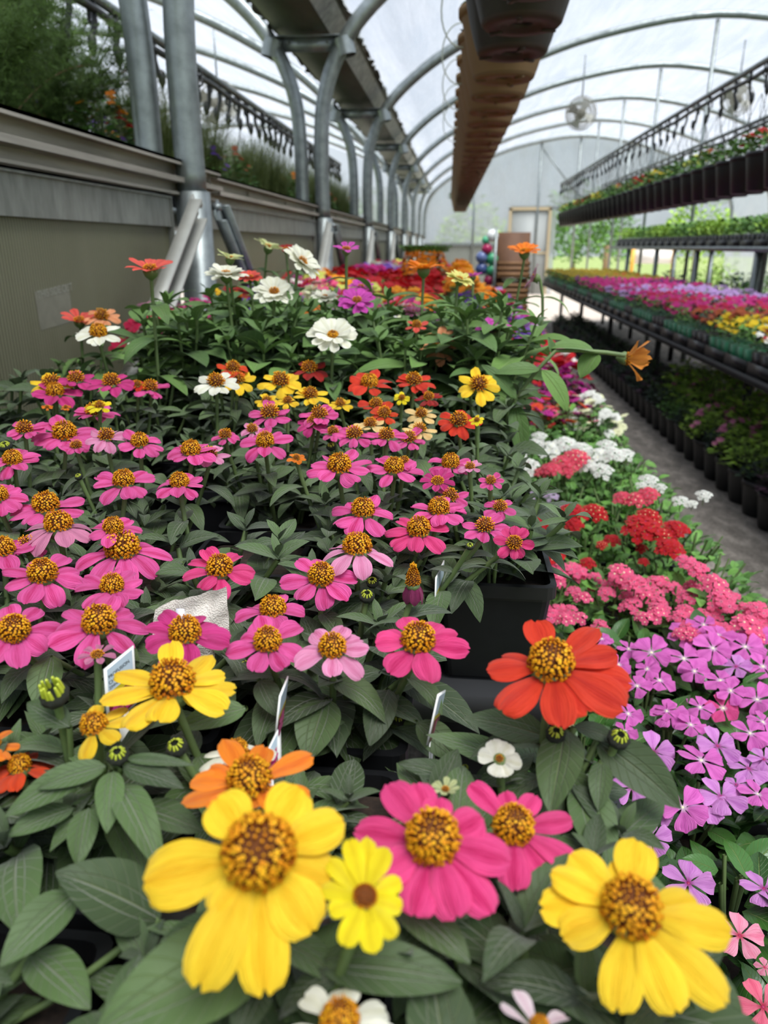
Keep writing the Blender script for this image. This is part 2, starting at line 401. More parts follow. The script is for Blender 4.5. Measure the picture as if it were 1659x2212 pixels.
# petals colour table: main, stripe, base, rim
COLR = {'pink': ('e45ca2', 'c0145f', 'b8125a', None), 'dpink': ('cf3a86', 'a40f55', None, None), 'lpink': ('e99ac0', 'd0608f', 'c84c80', None),
        'faded': ('cf7fa0', 'a65a7c', None, None), 'hot': ('e84888', 'c4155c', 'a00f48', None), 'yellow': ('fad22c', 'f0b40c', 'e08a08', None), 'lemon': ('f6e21a', 'e6c80c', None, None), 'orange': ('f58a1e', 'e26408', 'c04a08', None),
        'red': ('d8391c', 'b81a0c', 'a81808', None), 'dred': ('a81f18', '7a1010', None, None), 'rorange': ('e0481a', 'c23208', None, None), 'white': ('f4f3e4', 'e4e2c4', 'd8d8a0', None), 'green': ('d6dba0', 'b8c078', 'a8b468', None),
        'peach': ('f2a878', 'e08858', 'c0602c', None), 'cream': ('f4d492', 'ecbc6c', 'd08a2c', None), 'coral': ('ea5f50', 'd03c34', None, None), 'mauve': ('b98098', '905a74', None, None), 'magenta': ('d552b8', 'b83498', None, None),
        'lyellow': ('eee890', 'dcd468', None, None), 'wilt': ('9c3468', '7a2450', None, None), 'blush': ('f0dce0', 'e4b8c8', None, None), 'worange': ('e8963c', 'c87428', '7a4a28', None)}
_fl = {}
def flower_mesh(kind, col, n=8, seed=1, hi=True):
    key = (kind, col, n, seed, hi); 
    if key in _fl: return _fl[key]
    r = random.Random(seed * 101 + n * 7 + len(kind)); mb = MB(); nu, nv = (8, 11) if hi else (4, 6)
    off = r.random() * 6
    if isinstance(kind, tuple):      # a bloom whose petals are laid out one by one: (angle, length, width, lift)
        for k, (a, L, W, lf) in enumerate(kind):
            petal(mb, L - .14, W, radians(a), .14, -.05 * (k % 2), lf, r.uniform(.25, .5) + max(0, L - 1) * .3, r.uniform(-.14, .1), r, 8, 12, notch=r.uniform(.03, .09), basew=.32, wide=.62, wav=.03)
    elif kind == 'pro':
        for i in range(n):
            low = i % 2; a = off + 2 * pi * i / n + r.uniform(-.2, .2); L = r.uniform(.64, .88)
            petal(mb, L, r.uniform(.40, .54) * (8 / max(n, 7)) ** .5, a, .16, -.06 * low, r.uniform(.05, .42), r.uniform(.2, .95), r.uniform(-.25, .22), r, nu, nv, notch=r.uniform(.02, .1), basew=.3, twist=r.uniform(-.3, .3), wide=r.uniform(.52, .66), wav=.035)
    elif kind == 'droop':
        for i in range(n):
            petal(mb, r.uniform(.74, .86), .44, off + 2 * pi * i / n + r.uniform(-.1, .1), .16, 0, r.uniform(-.1, .15), r.uniform(.6, 1.2), .06, r, nu, nv, basew=.3)
    elif kind == 'red':      # broad hanging petals in two layers
        for i in range(n):
            low = i % 2; a = off + 2 * pi * i / n + r.uniform(-.12, .12)
            petal(mb, r.uniform(.78, .9), r.uniform(.5, .62), a, .15, -.1 * low, r.uniform(.0, .3) - .12 * low, r.uniform(.5, 1.0), r.uniform(-.2, .05), r, nu, nv, basew=.3, wide=.62)
    elif kind == 'double':
        for lay, (cnt, L, lf) in enumerate(((n, .84, .25), (max(4, n - 3), .66, .6))):
            for i in range(cnt):
                a = off + lay * .3 + 2 * pi * i / cnt + r.uniform(-.1, .1)
                petal(mb, L * r.uniform(.92, 1.05), .36, a, .14, lay * .03, lf + r.uniform(-.08, .12), r.uniform(.15, .6), .12, r, nu, nv, basew=.35, wide=.72, notch=.05)
    elif kind == 'cup':      # seen from the side, petals raised
        for i in range(n):
            a = off + 2 * pi * i / n + r.uniform(-.08, .08)
            petal(mb, r.uniform(.78, .9), .42, a, .14, 0, r.uniform(.45, .75), r.uniform(.3, .8), .1, r, nu, nv, basew=.3, wide=.7)
    elif kind == 'trumpet':  # nodding side-on bloom, petals thrown forward and flaring
        for i in range(n):
            petal(mb, r.uniform(.95, 1.25), .46, off + 2 * pi * i / n + r.uniform(-.15, .15), .12, 0, r.uniform(.75, 1.2), r.uniform(-.2, .8), .15, r, nu, nv, basew=.3, wide=.7, wav=.08, twist=r.uniform(-.5, .5))
    elif kind == 'half':
        for i in range(n):
            a = off + pi * 1.35 * i / n
            petal(mb, r.uniform(.75, .9), .44, a, .12, 0, r.uniform(.0, .3), .4, -.1, r, nu, nv, basew=.25)
    elif kind == 'wilted':
        for i in range(n):
            petal(mb, r.uniform(.8, .95), .5, off + 2 * pi * i / n, .2, -.02, -1.1, .45, .25, r, nu, nv, basew=.5, wide=.6)
    elif kind == 'young':
        for i in range(n):
            petal(mb, r.uniform(.6, .75), .42, off + 2 * pi * i / n, .3, 0, r.uniform(.2, .6), .6, .3, r, nu, nv, basew=.5)
    # green cup under the petals
    mb.lathe([(.02, -.42), (.09, -.36), (.24, -.22), (.3, -.06), (.26, .04), (.02, .05)], 12, 1)
    c = COLR[col]
    me = mb.mesh('zinnia_petals', [petal_mat(*c), M['stem']]); _fl[key] = me; return me

_bud = {}
def bud_mesh(seed, tall=False):
    k = (seed % 3, tall)
    if k in _bud: return _bud[k]
    r = random.Random(seed % 3 + 9); mb = MB()
    mb.lathe([(.05, -.9), (.5, -.75), (.85, -.35), (.95, .1), (.8, .4), (.55, .3), (.3, .1), (.02, .05)], 18, 0, mod=lambda th, z: 1 + .05 * sin(th * 9 + z * 14))
    for i in range(11):
        a = 2 * pi * i / 11 + r.uniform(-.1, .1); L = r.uniform(.9, 1.3) if tall else r.uniform(.45, .6); b0 = .62
        inn = .05 if tall else .28
        p0 = Vector((cos(a) * b0, sin(a) * b0, .1)); p1 = p0 + Vector((0, 0, L * .55)); p2 = p0 + Vector((-cos(a) * inn * .8, -sin(a) * inn * .8, L + (0 if tall else .05)))
        mb.tube([p0, (p0 + p1) / 2, p1, (p1 + p2) / 2, p2, p2 + (p2 - p1) * .12], .11 if not tall else .17, 6, 1, r.random(), r2=.08)
    me = mb.mesh('flower_bud', [M['budcup'], M['budgreen']]); _bud[k] = me; return me

def pot_mesh(w=.112, h=.105, name='square_pot'):
    mb = MB(); a = w / 2; b = w / 2 * .76; t = .002; rim = .004
    def ring(hw, z, cr=.16):
        c = hw * cr; q = []
        for sx, sy, st in ((1, -1, -pi / 2), (1, 1, 0), (-1, 1, pi / 2), (-1, -1, pi)):
            for k in range(4):
                th = st + k / 3 * pi / 2; q.append((sx * (hw - c) + c * cos(th), sy * (hw - c) + c * sin(th), z))
        return q
    rings = [ring(b * .98, -h), ring(b, -h + .002), ring(a - rim, -.016), ring(a - rim, -.012), ring(a, -.012), ring(a, 0), ring(a - rim * 1.3, .0005), ring(a - rim * 1.6, -.012)]
    n = 16; vs = [v for rg in rings for v in rg]
    fs = [(i * n + k, i * n + (k + 1) % n, (i + 1) * n + (k + 1) % n, (i + 1) * n + k) for i in range(len(rings) - 1) for k in range(n)]
    fs.append(tuple(range(n - 1, -1, -1)))
    mb.add(vs, fs); so = ring(a - rim * 1.6, -.014); mb.add(so, [tuple(range(n))], None, 1)
    me = mb.mesh(name, [M['black'], M['soil']], False); return me
def rpot_mesh(r, h, mat, n=20, ribs=0):
    mb = MB(); mod = (lambda th, z: 1 + ribs * cos(th * 24)) if ribs else None
    mb.lathe([(r * .2, 0), (r * .7, 0), (r * .74, .004), (r * .95, h * .86), (r * .95, h * .88), (r, h * .88), (r, h), (r * .93, h), (r * .92, h * .93), (.001, h * .93)], n, 0, mod)
    return mb.mesh('round_pot', [mat], True)

def zin_foliage(seed, hgt=.075, nst=6, L=(.045, .07), wr=.4, spread=.055, mat='zleaf', dense=1.0, drooping=.9):
    r = random.Random(seed); mb = MB()
    for s in range(nst):
        a0 = 2 * pi * s / nst + r.uniform(-.3, .3); rad = spread * sqrt(r.uniform(.05, 1)); base = Vector((r.uniform(-.012, .012), r.uniform(-.012, .012), -.012))
        top = Vector((cos(a0) * rad, sin(a0) * rad, hgt * r.uniform(.65, 1.))); mid = (base + top) / 2 + Vector((cos(a0), sin(a0), 0)) * .01
        pts = [base.lerp(mid, t) .lerp(mid.lerp(top, t), t) for t in (0, .2, .4, .6, .8, 1)]
        mb.tube(pts, .0022, 6, 1, cap=False); nn = max(3, int((4 + (r.random() < .5)) * dense)); ang = r.random() * 6
        for k in range(nn):
            t = .25 + .75 * k / (nn - 1); i = min(4, int(t * 5)); p = pts[i].lerp(pts[i + 1], t * 5 - i); ang += pi / 2 + r.uniform(-.25, .25)
            top_ = k == nn - 1
            for sgn in (0, pi):
                ll = r.uniform(*L) * (.62 if top_ else 1)
                leaf(mb, frame(p, ang + sgn + r.uniform(-.2, .2), r.uniform(-.05, .45) if not top_ else r.uniform(.3, .8), r.uniform(-.3, .3)), ll, ll * wr * r.uniform(.85, 1.15), .25, r.uniform(.5, 1.2) * drooping, .15, r)
            if top_:
                for sgn in (pi / 2, -pi / 2):
                    leaf(mb, frame(p + Vector((0, 0, .003)), ang + sgn, 1.0), L[0] * .45, L[0] * .17, .25, .5, .1, r, 2, 4)
    return mb.mesh('zinnia_leaves', [M[mat], M['stem']])
def stem_mesh(base, top, ndir, r, npair=2, L=.05, wr=.42, rad=.0019, mat='zleaf', last=.86, span=.38):
    """leafy stalk from the pot to a bloom, in plant space"""
    mb = MB(); base = Vector(base); top = Vector(top); d = (top - base).length
    c = top - Vector(ndir).normalized() * d * .45; c = c.lerp(base + Vector((0, 0, d * .5)), .35)
    pts = [base.lerp(c, t).lerp(c.lerp(top, t), t) for t in [i / 8 for i in range(9)]]
    mb.tube(pts, rad, 7, 1, cap=False, r2=rad * 1.15); ang = r.random() * 6
    for k in range(npair):
        t = last - span * k / max(1, npair); i = min(7, int(t * 8)); p = pts[i].lerp(pts[i + 1], t * 8 - i); ang += pi / 2
        for sg in (0, pi):
            ll = L * r.uniform(.8, 1.1) * (1 if k else .8)
            leaf(mb, frame(p, ang + sg + r.uniform(-.2, .2), r.uniform(-.15, .3)), ll, ll * wr, .25, r.uniform(.7, 1.5), .2, r, 5, 8)
    return mb.mesh('leafy_stem', [M[mat], M['stem']])

def mound(seed, rad, hgt, n, L, wr=.5, mat='gleaf', flat=.0, nu=2, nv=4, up=.4, stems=True):
    r = random.Random(seed); mb = MB()
    for i in range(n):
        a = r.random() * 2 * pi; q = sqrt(r.random()); z = hgt * (1 - q * q * .75) * r.uniform(.45 if i % 3 else .1, 1.) 
        p = Vector((cos(a) * q * rad * .85, sin(a) * q * rad * .85, z)); ll = r.uniform(.7, 1.2) * L
        leaf(mb, frame(p, a + r.uniform(-1.2, 1.2), r.uniform(-.2, 1.) * up + .1, r.uniform(-.4, .4)), ll, ll * wr, .25, r.uniform(.2, 1.), .2, r, nu, nv)
    if stems:
        for i in range(7):
            a = r.random() * 6.28; q = r.random() * .6; mb.tube([(0, 0, 0), (cos(a) * q * rad * .6, sin(a) * q * rad * .6, hgt * .5), (cos(a) * q * rad, sin(a) * q * rad, hgt * .9)], .002, 4, 1, cap=False)
    return mb.mesh('leaf_mound', [M[mat], M['stem']])
def smallflower(mb, p, nrm, R, r, n=5, mat=0, lift=.1, W=.95, nu=2, nv=3, wide=.75, notch=.1, eye=None):
    q = qnormal(nrm, r.random() * 6).to_matrix().to_4x4(); T = Matrix.Translation(Vector(p)) @ q @ Matrix.Scale(R, 4); t = MB()
    for i in range(n):
        petal(t, .97, W, 2 * pi * i / n + r.uniform(-.08, .08), .02, .02 * (i % 2), lift, lift * 1.6, .03, r, nu, nv, notch=notch, basew=.2, wide=wide, mat=mat, wav=.03, sharp=2.2, twist=.25)
    if eye is not None: t.lathe([(.12, .0), (.1, .05), (.01, .06)], 6, eye)
    mb.merge(t, T)
def scatter_blooms(seed, rad, hgt, n, R, cols, kind='small', face=.5):
    """blooms over a mound; several petal materials"""
    r = random.Random(seed); mb = MB()
    for i in range(n):
        a = r.random() * 2 * pi; q = sqrt(r.random()); z = hgt * (1.03 - q * q * .62)
        p = (cos(a) * q * rad * .95, sin(a) * q * rad * .95, z + r.uniform(-.06, .08) * hgt)
        nr = Vector((cos(a) * q * .6 + r.uniform(-face, face), sin(a) * q * .6 + r.uniform(-face, face) - .35, 1))
        k = r.randrange(len(cols))
        if kind == 'ruffle':
            smallflower(mb, p, nr, R * r.uniform(.8, 1.1), r, 9, k, .55, .6); smallflower(mb, p, nr, R * .65, r, 7, k, 1.0, .6)
        else: smallflower(mb, p, nr, R * r.uniform(.8, 1.15), r, 5, k, .12)
    return mb.mesh('blooms', [petal_mat(*c) for c in cols])
def vinca_flower(col, seed, hi=True):
    key = ('vinca', col, seed, hi)
    if key in _fl: return _fl[key]
    r = random.Random(seed + 77); mb = MB(); nu, nv = (6, 8) if hi else (3, 4)
    for i in range(5):
        petal(mb, r.uniform(.9, 1.), r.uniform(.72, .98), 2 * pi * i / 5 + r.uniform(-.06, .06), .03, .01 * i, r.uniform(.02, .2), r.uniform(.1, .5), r.uniform(-.12, .12), r, nu, nv, notch=-.02, basew=.12, wide=.78, sharp=3.2, twist=.35, wav=.03)
    mb.tube([(0, 0, -.9), (0, 0, .02)], .05, 6, 1)
    mb.lathe([(.07, .0), (.05, .035), (.01, .04)], 8, 2)
    c = VC[col]; me = mb.mesh('vinca_petals', [petal_mat(*c[:4]), M['stem'], EYE_M[c[4]]]); _fl[key] = me; return me
VC = {'orchid': ('e070c4', 'c04aa4', 'f6e2f4', None, 'y'), 'lilac': ('d890d4', 'bc68bc', 'b0308c', None, 'm'), 'rose': ('f3a0b8', 'ec6f94', 'd81848', None, 'm'), 'hotv': ('e05090', 'c42c70', 'f8e8f0', None, 'y'), 'salmon': ('f07890', 'e05074', 'c02048', None, 'm')}
EYE_M = {'y': plain('vinca_eye_pale', 'f4eeb0', .6), 'm': plain('vinca_eye_dark', '9c1450', .6)}
def head_mesh(col, seed, n=14, R=.3):
    """a verbena or geranium head: a dome of five-petalled florets, unit radius"""
    key = ('head', col, seed, n)
    if key in _fl: return _fl[key]
    r = random.Random(seed + 5); mb = MB(); ga = pi * (3 - sqrt(5))
    for i in range(n):
        q = ((i + .5) / n) ** .5; a = i * ga; p = Vector((cos(a) * q * .8, sin(a) * q * .8, .42 * (1 - q * q) + .05))
        smallflower(mb, p, (cos(a) * q * .7 + r.uniform(-.2, .2), sin(a) * q * .7 + r.uniform(-.2, .2), 1), R * r.uniform(.9, 1.15), r, 5, 0, .1, .8, 3, 4, .7, .2, 2)
    mb.tube([(0, 0, -1.2), (0, 0, .2)], .05, 5, 1, cap=False)
    for i in range(5):
        a = i * 1.256; mb.tube([(0, 0, -.4), (cos(a) * .5, sin(a) * .5, .1)], .025, 4, 1, cap=False)
    me = mb.mesh('flower_head', [petal_mat(*col), M['stem'], EYE_M['y' if seed % 2 else 'm']]); _fl[key] = me; return me
# ---------------------------------------------------------------- setting
PX0 = -.85; PL0 = -.98; YP = [2.5 + 2.45 * i for i in range(8)]; YB = YP[-1]    # posts, back wall
def struct(name, mb, mats, parent=None, smooth=False):
    o = link(name, mb.mesh(name, mats, smooth), parent)
    if parent is None: o['kind'] = 'structure'
    return o
def thing(name, me, label, cat, loc=(0, 0, 0), group=None): return tag(link(name, me, None, loc), label, cat, group)
mb = MB(); mb.add([(-9, -2, 0), (9, -2, 0), (9, 12.6, 0), (-9, 12.6, 0)], [(0, 1, 2, 3)]); struct('floor', mb, [M['floor']])
mb = MB(); mb.add([(-9, 12.6, 0), (9, 12.6, 0), (9, 24, 0), (-9, 24, 0)], [(0, 1, 2, 3)]); struct('floor', mb, [M['concrete']])
mb = MB(); mb.add([(-60, -20, -.06), (60, -20, -.06), (60, 90, -.06), (-60, 90, -.06)], [(0, 1, 2, 3)]); struct('ground', mb, [M['lawn']])

BOW = [(PX0, 1.30), (PX0, 1.75), (-.815, 2.02), (-.70, 2.27), (-.48, 2.50), (-.12, 2.74), (.55, 3.06), (1.5, 3.37), (2.78, 3.55)]
def cr(pts, n=5):
    P = [Vector((x, z)) for x, z in pts]; out = []
    for i in range(len(P) - 1):
        p0, p1, p2, p3 = P[max(i - 1, 0)], P[i], P[i + 1], P[min(i + 2, len(P) - 1)]
        for k in range(n):
            t = k / n; out.append(.5 * ((2 * p1) + (p2 - p0) * t + (2 * p0 - 5 * p1 + 4 * p2 - p3) * t * t + (3 * p1 - p0 - 3 * p2 + p3) * t ** 3))
    out.append(P[-1]); return [(p.x, p.y) for p in out]
half = cr(BOW + [(4.06, 3.37)], 5)[:-5]
bowR = half + [(5.56 - x, z) for x, z in reversed(half[:-1])]
bowL = [(-1.83 - x, z) for x, z in half] + [(-7.39 + x - 0, z) for x, z in []]
bowLfull = bowL + [(-9.22 - x, z) for x, z in reversed(bowL[:-1])]
# roof film (sagging a little between the bows)
def film(path, y0, y1, name, off, ny=64, mat='film', sg=1):
    mb = MB(); vs = []; n = len(path); rr = random.Random(3)
    for j in range(ny + 1):
        y = y0 + (y1 - y0) * j / ny; ph = ((y - YP[0]) / 2.45) % 1; sag = .035 * sin(pi * ph)
        for i, (x, z) in enumerate(path):
            vs.append((x, y, z + off - sag + .008 * sin(i * 1.7 + y * 5.1)))
    fs = [(j * n + i, j * n + i + 1, (j + 1) * n + i + 1, (j + 1) * n + i) for j in range(ny) for i in range(n - 1)]
    mb.add(vs, fs); return struct(name, mb, [M[mat]], None, True)
iR = [p for p in bowR if p[1] > 2.42]; iR = [(-.76, 2.42)] + iR + [(6.32, 2.42)]
film(iR, -1.8, YB, 'ceiling', .055)
iL = [p for p in bowLfull if p[1] > 2.42]; iL = [(-1.07, 2.42)] + iL + [(-8.15, 2.42)]
film(iL, -1.8, YB, 'ceiling', .055)
# back wall, film over the arch outline, open bottom right where the yard shows
mb = MB(); arch = [(x, z + .05) for x, z in bowR if z > 1.4]
def zarch(x):
    for (a, b), (c, d) in zip(arch, arch[1:]):
        if a <= x <= c: return b + (d - b) * (x - a) / max(1e-6, c - a)
    return 1.4
xs = [-.85 + .2 * i for i in range(37)]
for a, b in zip(xs, xs[1:]):
    lo = 0.0 if b < 2.45 else 2.05
    if zarch(a) > lo + .05 or zarch(b) > lo + .05: mb.add([(a, YB, lo), (b, YB, lo), (b, YB, max(lo, zarch(b))), (a, YB, max(lo, zarch(a)))], [(0, 1, 2, 3)])
struct('wall_back', mb, [M['endfilm']])
mb = MB(); xs = [-8.4 + .4 * i for i in range(19)]
mb.add([(-8.4, YB, 0), (-.98, YB, 0), (-.98, YB, 2.5), (-8.4, YB, 2.5)], [(0, 1, 2, 3)]); struct('wall_back_left_bay', mb, [M['endfilm']])['kind'] = 'structure'
mb = MB(); mb.add([(6.42, -1.8, 0), (6.42, YB, 0), (6.42, YB, 2.5), (6.42, -1.8, 2.5)], [(0, 1, 2, 3)]); struct('wall_right', mb, [M['endfilm']])
# lower twin-wall panelling of the back wall with its rail
mb = MB(); mb.box((-.85, YB - .06, 0), (1.1, YB - .045, 1.16)); struct('wall_back', mb, [plain('hazy_panel', 'a4a8a0', .5, nscale=1.2, namt=.12, trans=.4)])
mb = MB(); mb.box((-.85, YB - .1, 1.14), (1.25, YB - .05, 1.2)); mb.box((1.25, YB - .1, 1.96), (2.6, YB - .04, 2.04)); struct('trim_1', mb, [M['galv']])
# sliding door at the back of the aisle
fr = MB(); fr.box((1.2, YB - .12, 0), (1.27, YB - .03, 2.0)); fr.box((2.15, YB - .12, 0), (2.22, YB - .03, 2.0)); fr.box((1.2, YB - .12, 1.95), (2.22, YB - .03, 2.02)); fr.box((1.2, YB - .1, .95), (2.22, YB - .05, 1.0))
dr = struct('door_1', fr, [plain('door_frame_wood', 'b8a888', .6)])
pn = MB(); pn.box((1.27, YB - .08, .02), (2.15, YB - .07, 1.95)); link('door_panel', pn.mesh('door_panel', [plain('door_panel_grey', 'c4c8c6', .5, trans=.4)]), dr)
hn = MB(); hn.tube([(2.1, YB - .12, 1.0), (2.1, YB - .16, 1.0), (2.1, YB - .16, 1.15), (2.1, YB - .12, 1.15)], .01, 6); link('door_handle', hn.mesh('door_handle', [M['galv']]), dr)
# left dividing wall: sheet panels, plates, rails
secs = [(-.3, 2.44, 0)] + [(YP[i] + .03, YP[i + 1] - .04, 0) for i in range(7)]
for k, (a, b, _) in enumerate(secs):
    mb = MB(); mb.box((-.915, a, 0), (-.905, b, 1.235)); w = struct('wall_left', mb, [M['panel']])
    mb = MB(); mb.box((-.905, a, 1.205), (-.892, b - .03, 1.292)); mb.box((-.905, a, 1.287), (-.885, b - .03, 1.292)); mb.box((-.905, b - .036, .0), (-.886, b - .03, 1.29)); struct('trim_2', mb, [M['zinc']])
for k in range(8):
    a = -.3 if k == 0 else YP[k - 1] + .36; b = YP[0] + .36 if k == 0 else YP[k] + .35
    dz = 0 if k == 0 else -.012; dx = 0 if k == 0 else -.012
    mb = MB()
    for (x0, x1, z0, z1) in ((-.93, -.862, 1.392, 1.400), (-.93, -.905, 1.34, 1.392), (-.93, -.858, 1.334, 1.343), (-.862, -.857, 1.334, 1.349), (-.93, -.9, 1.30, 1.334), (-.93, -.874, 1.300, 1.307), (-.868, -.862, 1.385, 1.40)):
        mb.box((x0 + dx, a, z0 + dz), (x1 + dx, b, z1 + dz))
    mb.box((-.93 + dx, b - .004, 1.30 + dz), (-.9 + dx, b, 1.395 + dz))
    for yy in (a + .55, a + 1.3, b - .03): mb.tube([(-.906 + dx, yy, 1.37 + dz), (-.895 + dx, yy, 1.37 + dz)], .007, 6)
    struct('trim_3', mb, [M['alu']])
# posts with their bows, knee braces and gutter brackets
def arcpts(path, Y): return [(x, Y, z) for x, z in path]
for i, Y in enumerate(YP[:-1]):
    lab = ordw(i + 1)
    e = empty('bow_frame', (PX0, Y, 0), f'galvanised pipe post and roof bow of this bay, {lab} from the camera', 'greenhouse frame', 'pipe bows of the planted bay')
    mb = MB(); mb.tube([(0, 0, 0), (0, 0, 1.31)], .055, 16); link('post', mb.mesh('post', [M['galv']]), e)
    mb = MB(); mb.tube([(x - PX0, 0, z) for x, z in bowR], .046 if i < 3 else .04, 14); link('roof_bow', mb.mesh('roof_bow', [M['galv']]), e)
    if i < 6:
        for sg, nm in ((-1, 'knee_brace'), (1, 'knee_brace')):
            mb = MB(); p0 = Vector((.04, sg * .1, 1.27)); p1 = Vector((.055, sg * (.95 if sg < 0 else .75), .70)); d = (p1 - p0); h = Vector((.004, 0, 0)); up = d.normalized().cross(Vector((1, 0, 0))) * .032
            mb.obox((p0 + p1) / 2, d / 2, h, up); mb.obox((p0 + p1) / 2 + up + Vector((.018, 0, 0)), d / 2 * .94, Vector((.018, 0, 0)), up.normalized() * .003); mb.obox((p0 + p1) / 2 - up + Vector((.018, 0, 0)), d / 2 * .94, Vector((.018, 0, 0)), up.normalized() * .003)
            mb.tube([p0 - Vector((.01, 0, 0)), p0 + Vector((.02, 0, 0))], .012, 6)
            link(nm, mb.mesh(nm, [M['alulight'] if sg < 0 else M['galv']]), e)
    # hanging truss pipe from the crown
    if i >= 2:
        mb = MB(); mb.tube([(2.78 - PX0, 0, 3.5), (2.78 - PX0, 0, .0)], .022, 8); link('centre_pipe', mb.mesh('centre_pipe', [M['galv']]), e)
    e = empty('bow_frame', (PL0, Y, 0), f'galvanised pipe post and roof bow of the neighbouring bay, {lab} from the camera', 'greenhouse frame', 'pipe bows of the neighbouring bay')
    mb = MB(); mb.tube([(0, 0, 0), (0, 0, 1.31)], .045, 12); link('post', mb.mesh('post', [M['galv']]), e)
    mb = MB(); mb.tube([(x - PL0, 0, z) for x, z in bowLfull], .042, 12); link('roof_bow', mb.mesh('roof_bow', [M['galv']]), e)
    b = MB(); zc = 2.255
    b.box((-.20, -.006, zc - .035), (.20, .006, zc + .045)); b.box((-.20, -.03, zc + .04), (.20, .03, zc + .046))
    for s in (-1, 1):
        b.obox((s * .20, 0, zc - .01), (s * .035, 0, -.03), (0, .01, 0), (.012, 0, .014))
        b.tube([(s * .228, -.0, zc - .06), (s * .205, 0, zc + .03)], .058, 14, 0, cap=False)
        for q in (.12, .17): b.tube([(s * q, -.014, zc + .015), (s * q, .0, zc + .015)], .009, 6)
    thing('gutter_bracket', b.mesh('gutter_bracket', [M['galv']]), f'steel bracket clamping both roof bows under the gutter, {lab} from the camera', 'bracket', (-.915, Y, 0), 'brackets under the gutter')
# the end arch, with its uprights
mb = MB(); mb.tube(arcpts(bowR, YB - .12), .045, 10); struct('trim_4', mb, [M['galv']], None, True)
for k, x in enumerate((.35, 1.88, 2.78, 3.9)):
    mb = MB(); mb.tube([(x, YB - .1, 0), (x, YB - .1, zarch(x) - .03)], .03, 8); struct('trim_5', mb, [M['galv']], None, True)
mb = MB(); mb.tube([(2.78, YB - .1, 2.3), (1.9, YB - .1, 3.3)], .02, 6); mb.tube([(2.78, YB - .1, 2.3), (3.9, YB - .1, 1.9)], .02, 6); struct('trim_6', mb, [M['galv']], None, True)
# gutter between the two bays
g = empty('roof_gutter', (-.915, 8, 2.33), 'long dark steel rain gutter running between the two roof bays', 'gutter')
mb = MB(); y0, y1 = -9.5, YB - 8
mb.box((-.19, y0, 0), (.12, y1, .004)); mb.box((-.19, y0, 0), (-.185, y1, .12)); mb.box((.20, y0, .09), (.205, y1, .17))
link('trough', mb.mesh('trough', [M['gutter']]), g)
mb = MB(); mb.add([(.12, y0, -.002), (.20, y0, .09), (.20, y1, .09), (.12, y1, -.002)], [(0, 1, 2, 3)]); mb.add([(.12, y0, .002), (.20, y0, .094), (.20, y1, .094), (.12, y1, .002)], [(3, 2, 1, 0)]); link('side_lip', mb.mesh('side_lip', [M['gutterlip']]), g)
for s, xx in ((-1, -.19), (1, .205)):   # torn film edges caught under the gutter rim
    mb = MB(); rr = random.Random(5 + s); y = y0; vs = []; k = 0
    while y < y1:
        vs += [(xx, y, .02 if s < 0 else .1), (xx + s * rr.uniform(.008, .05), y, (.015 if s < 0 else .1) + rr.uniform(-.015, .02))]; y += rr.uniform(.03, .09)
    mb.add(vs, [(2 * i, 2 * i + 1, 2 * i + 3, 2 * i + 2) for i in range(len(vs) // 2 - 1)]); link('film_edging', mb.mesh('film_edging', [M['gutter']]), g)
# sticker printed on the near panel
s = MB(); p = [onx(*q, -.9045) for q in ((74, 630), (148, 612), (159, 694), (88, 714))]
s.add([tuple(v) for v in p], [(0, 3, 2, 1)]); st = thing('sticker', s.mesh('sticker', [M['sticker']]), 'faded pale printed label stuck on the ribbed grey wall panel', 'sticker')
def text(body, loc, ex, ey, size, mat, parent, name='lettering', align='LEFT', extr=.0):
    c = bpy.data.curves.new(name, 'FONT'); c.body = body; c.size = size; c.align_x = align; c.extrude = extr; c.materials.append(mat)
    tmp = bpy.data.objects.new(name + '_tmp', c); COL.objects.link(tmp); bpy.context.view_layer.update()
    me = bpy.data.meshes.new_from_object(tmp.evaluated_get(bpy.context.evaluated_depsgraph_get())); bpy.data.objects.remove(tmp)
    if not me.materials: me.materials.append(mat)
    o = bpy.data.objects.new(name, me); COL.objects.link(o); ex = Vector(ex).normalized(); ey = Vector(ey); ey = (ey - ex * ey.dot(ex)).normalized(); ez = ex.cross(ey)
    m = Matrix((ex, ey, ez)).transposed().to_4x4(); m.translation = Vector(loc); o.matrix_world = m
    o.parent = parent
    if parent is not None: o.location = Vector(loc) - Vector(parent.location)
    return o
ex = (p[1] - p[0]); ey = (p[0] - p[3]); w = ex.length; h = ey.length; nrm = Vector((.0008, 0, 0))
text('THIS SIDE OUT', p[3] + ey * .80 + ex * .06 + nrm, ex, ey, w * .155, M['stickertext'], st)

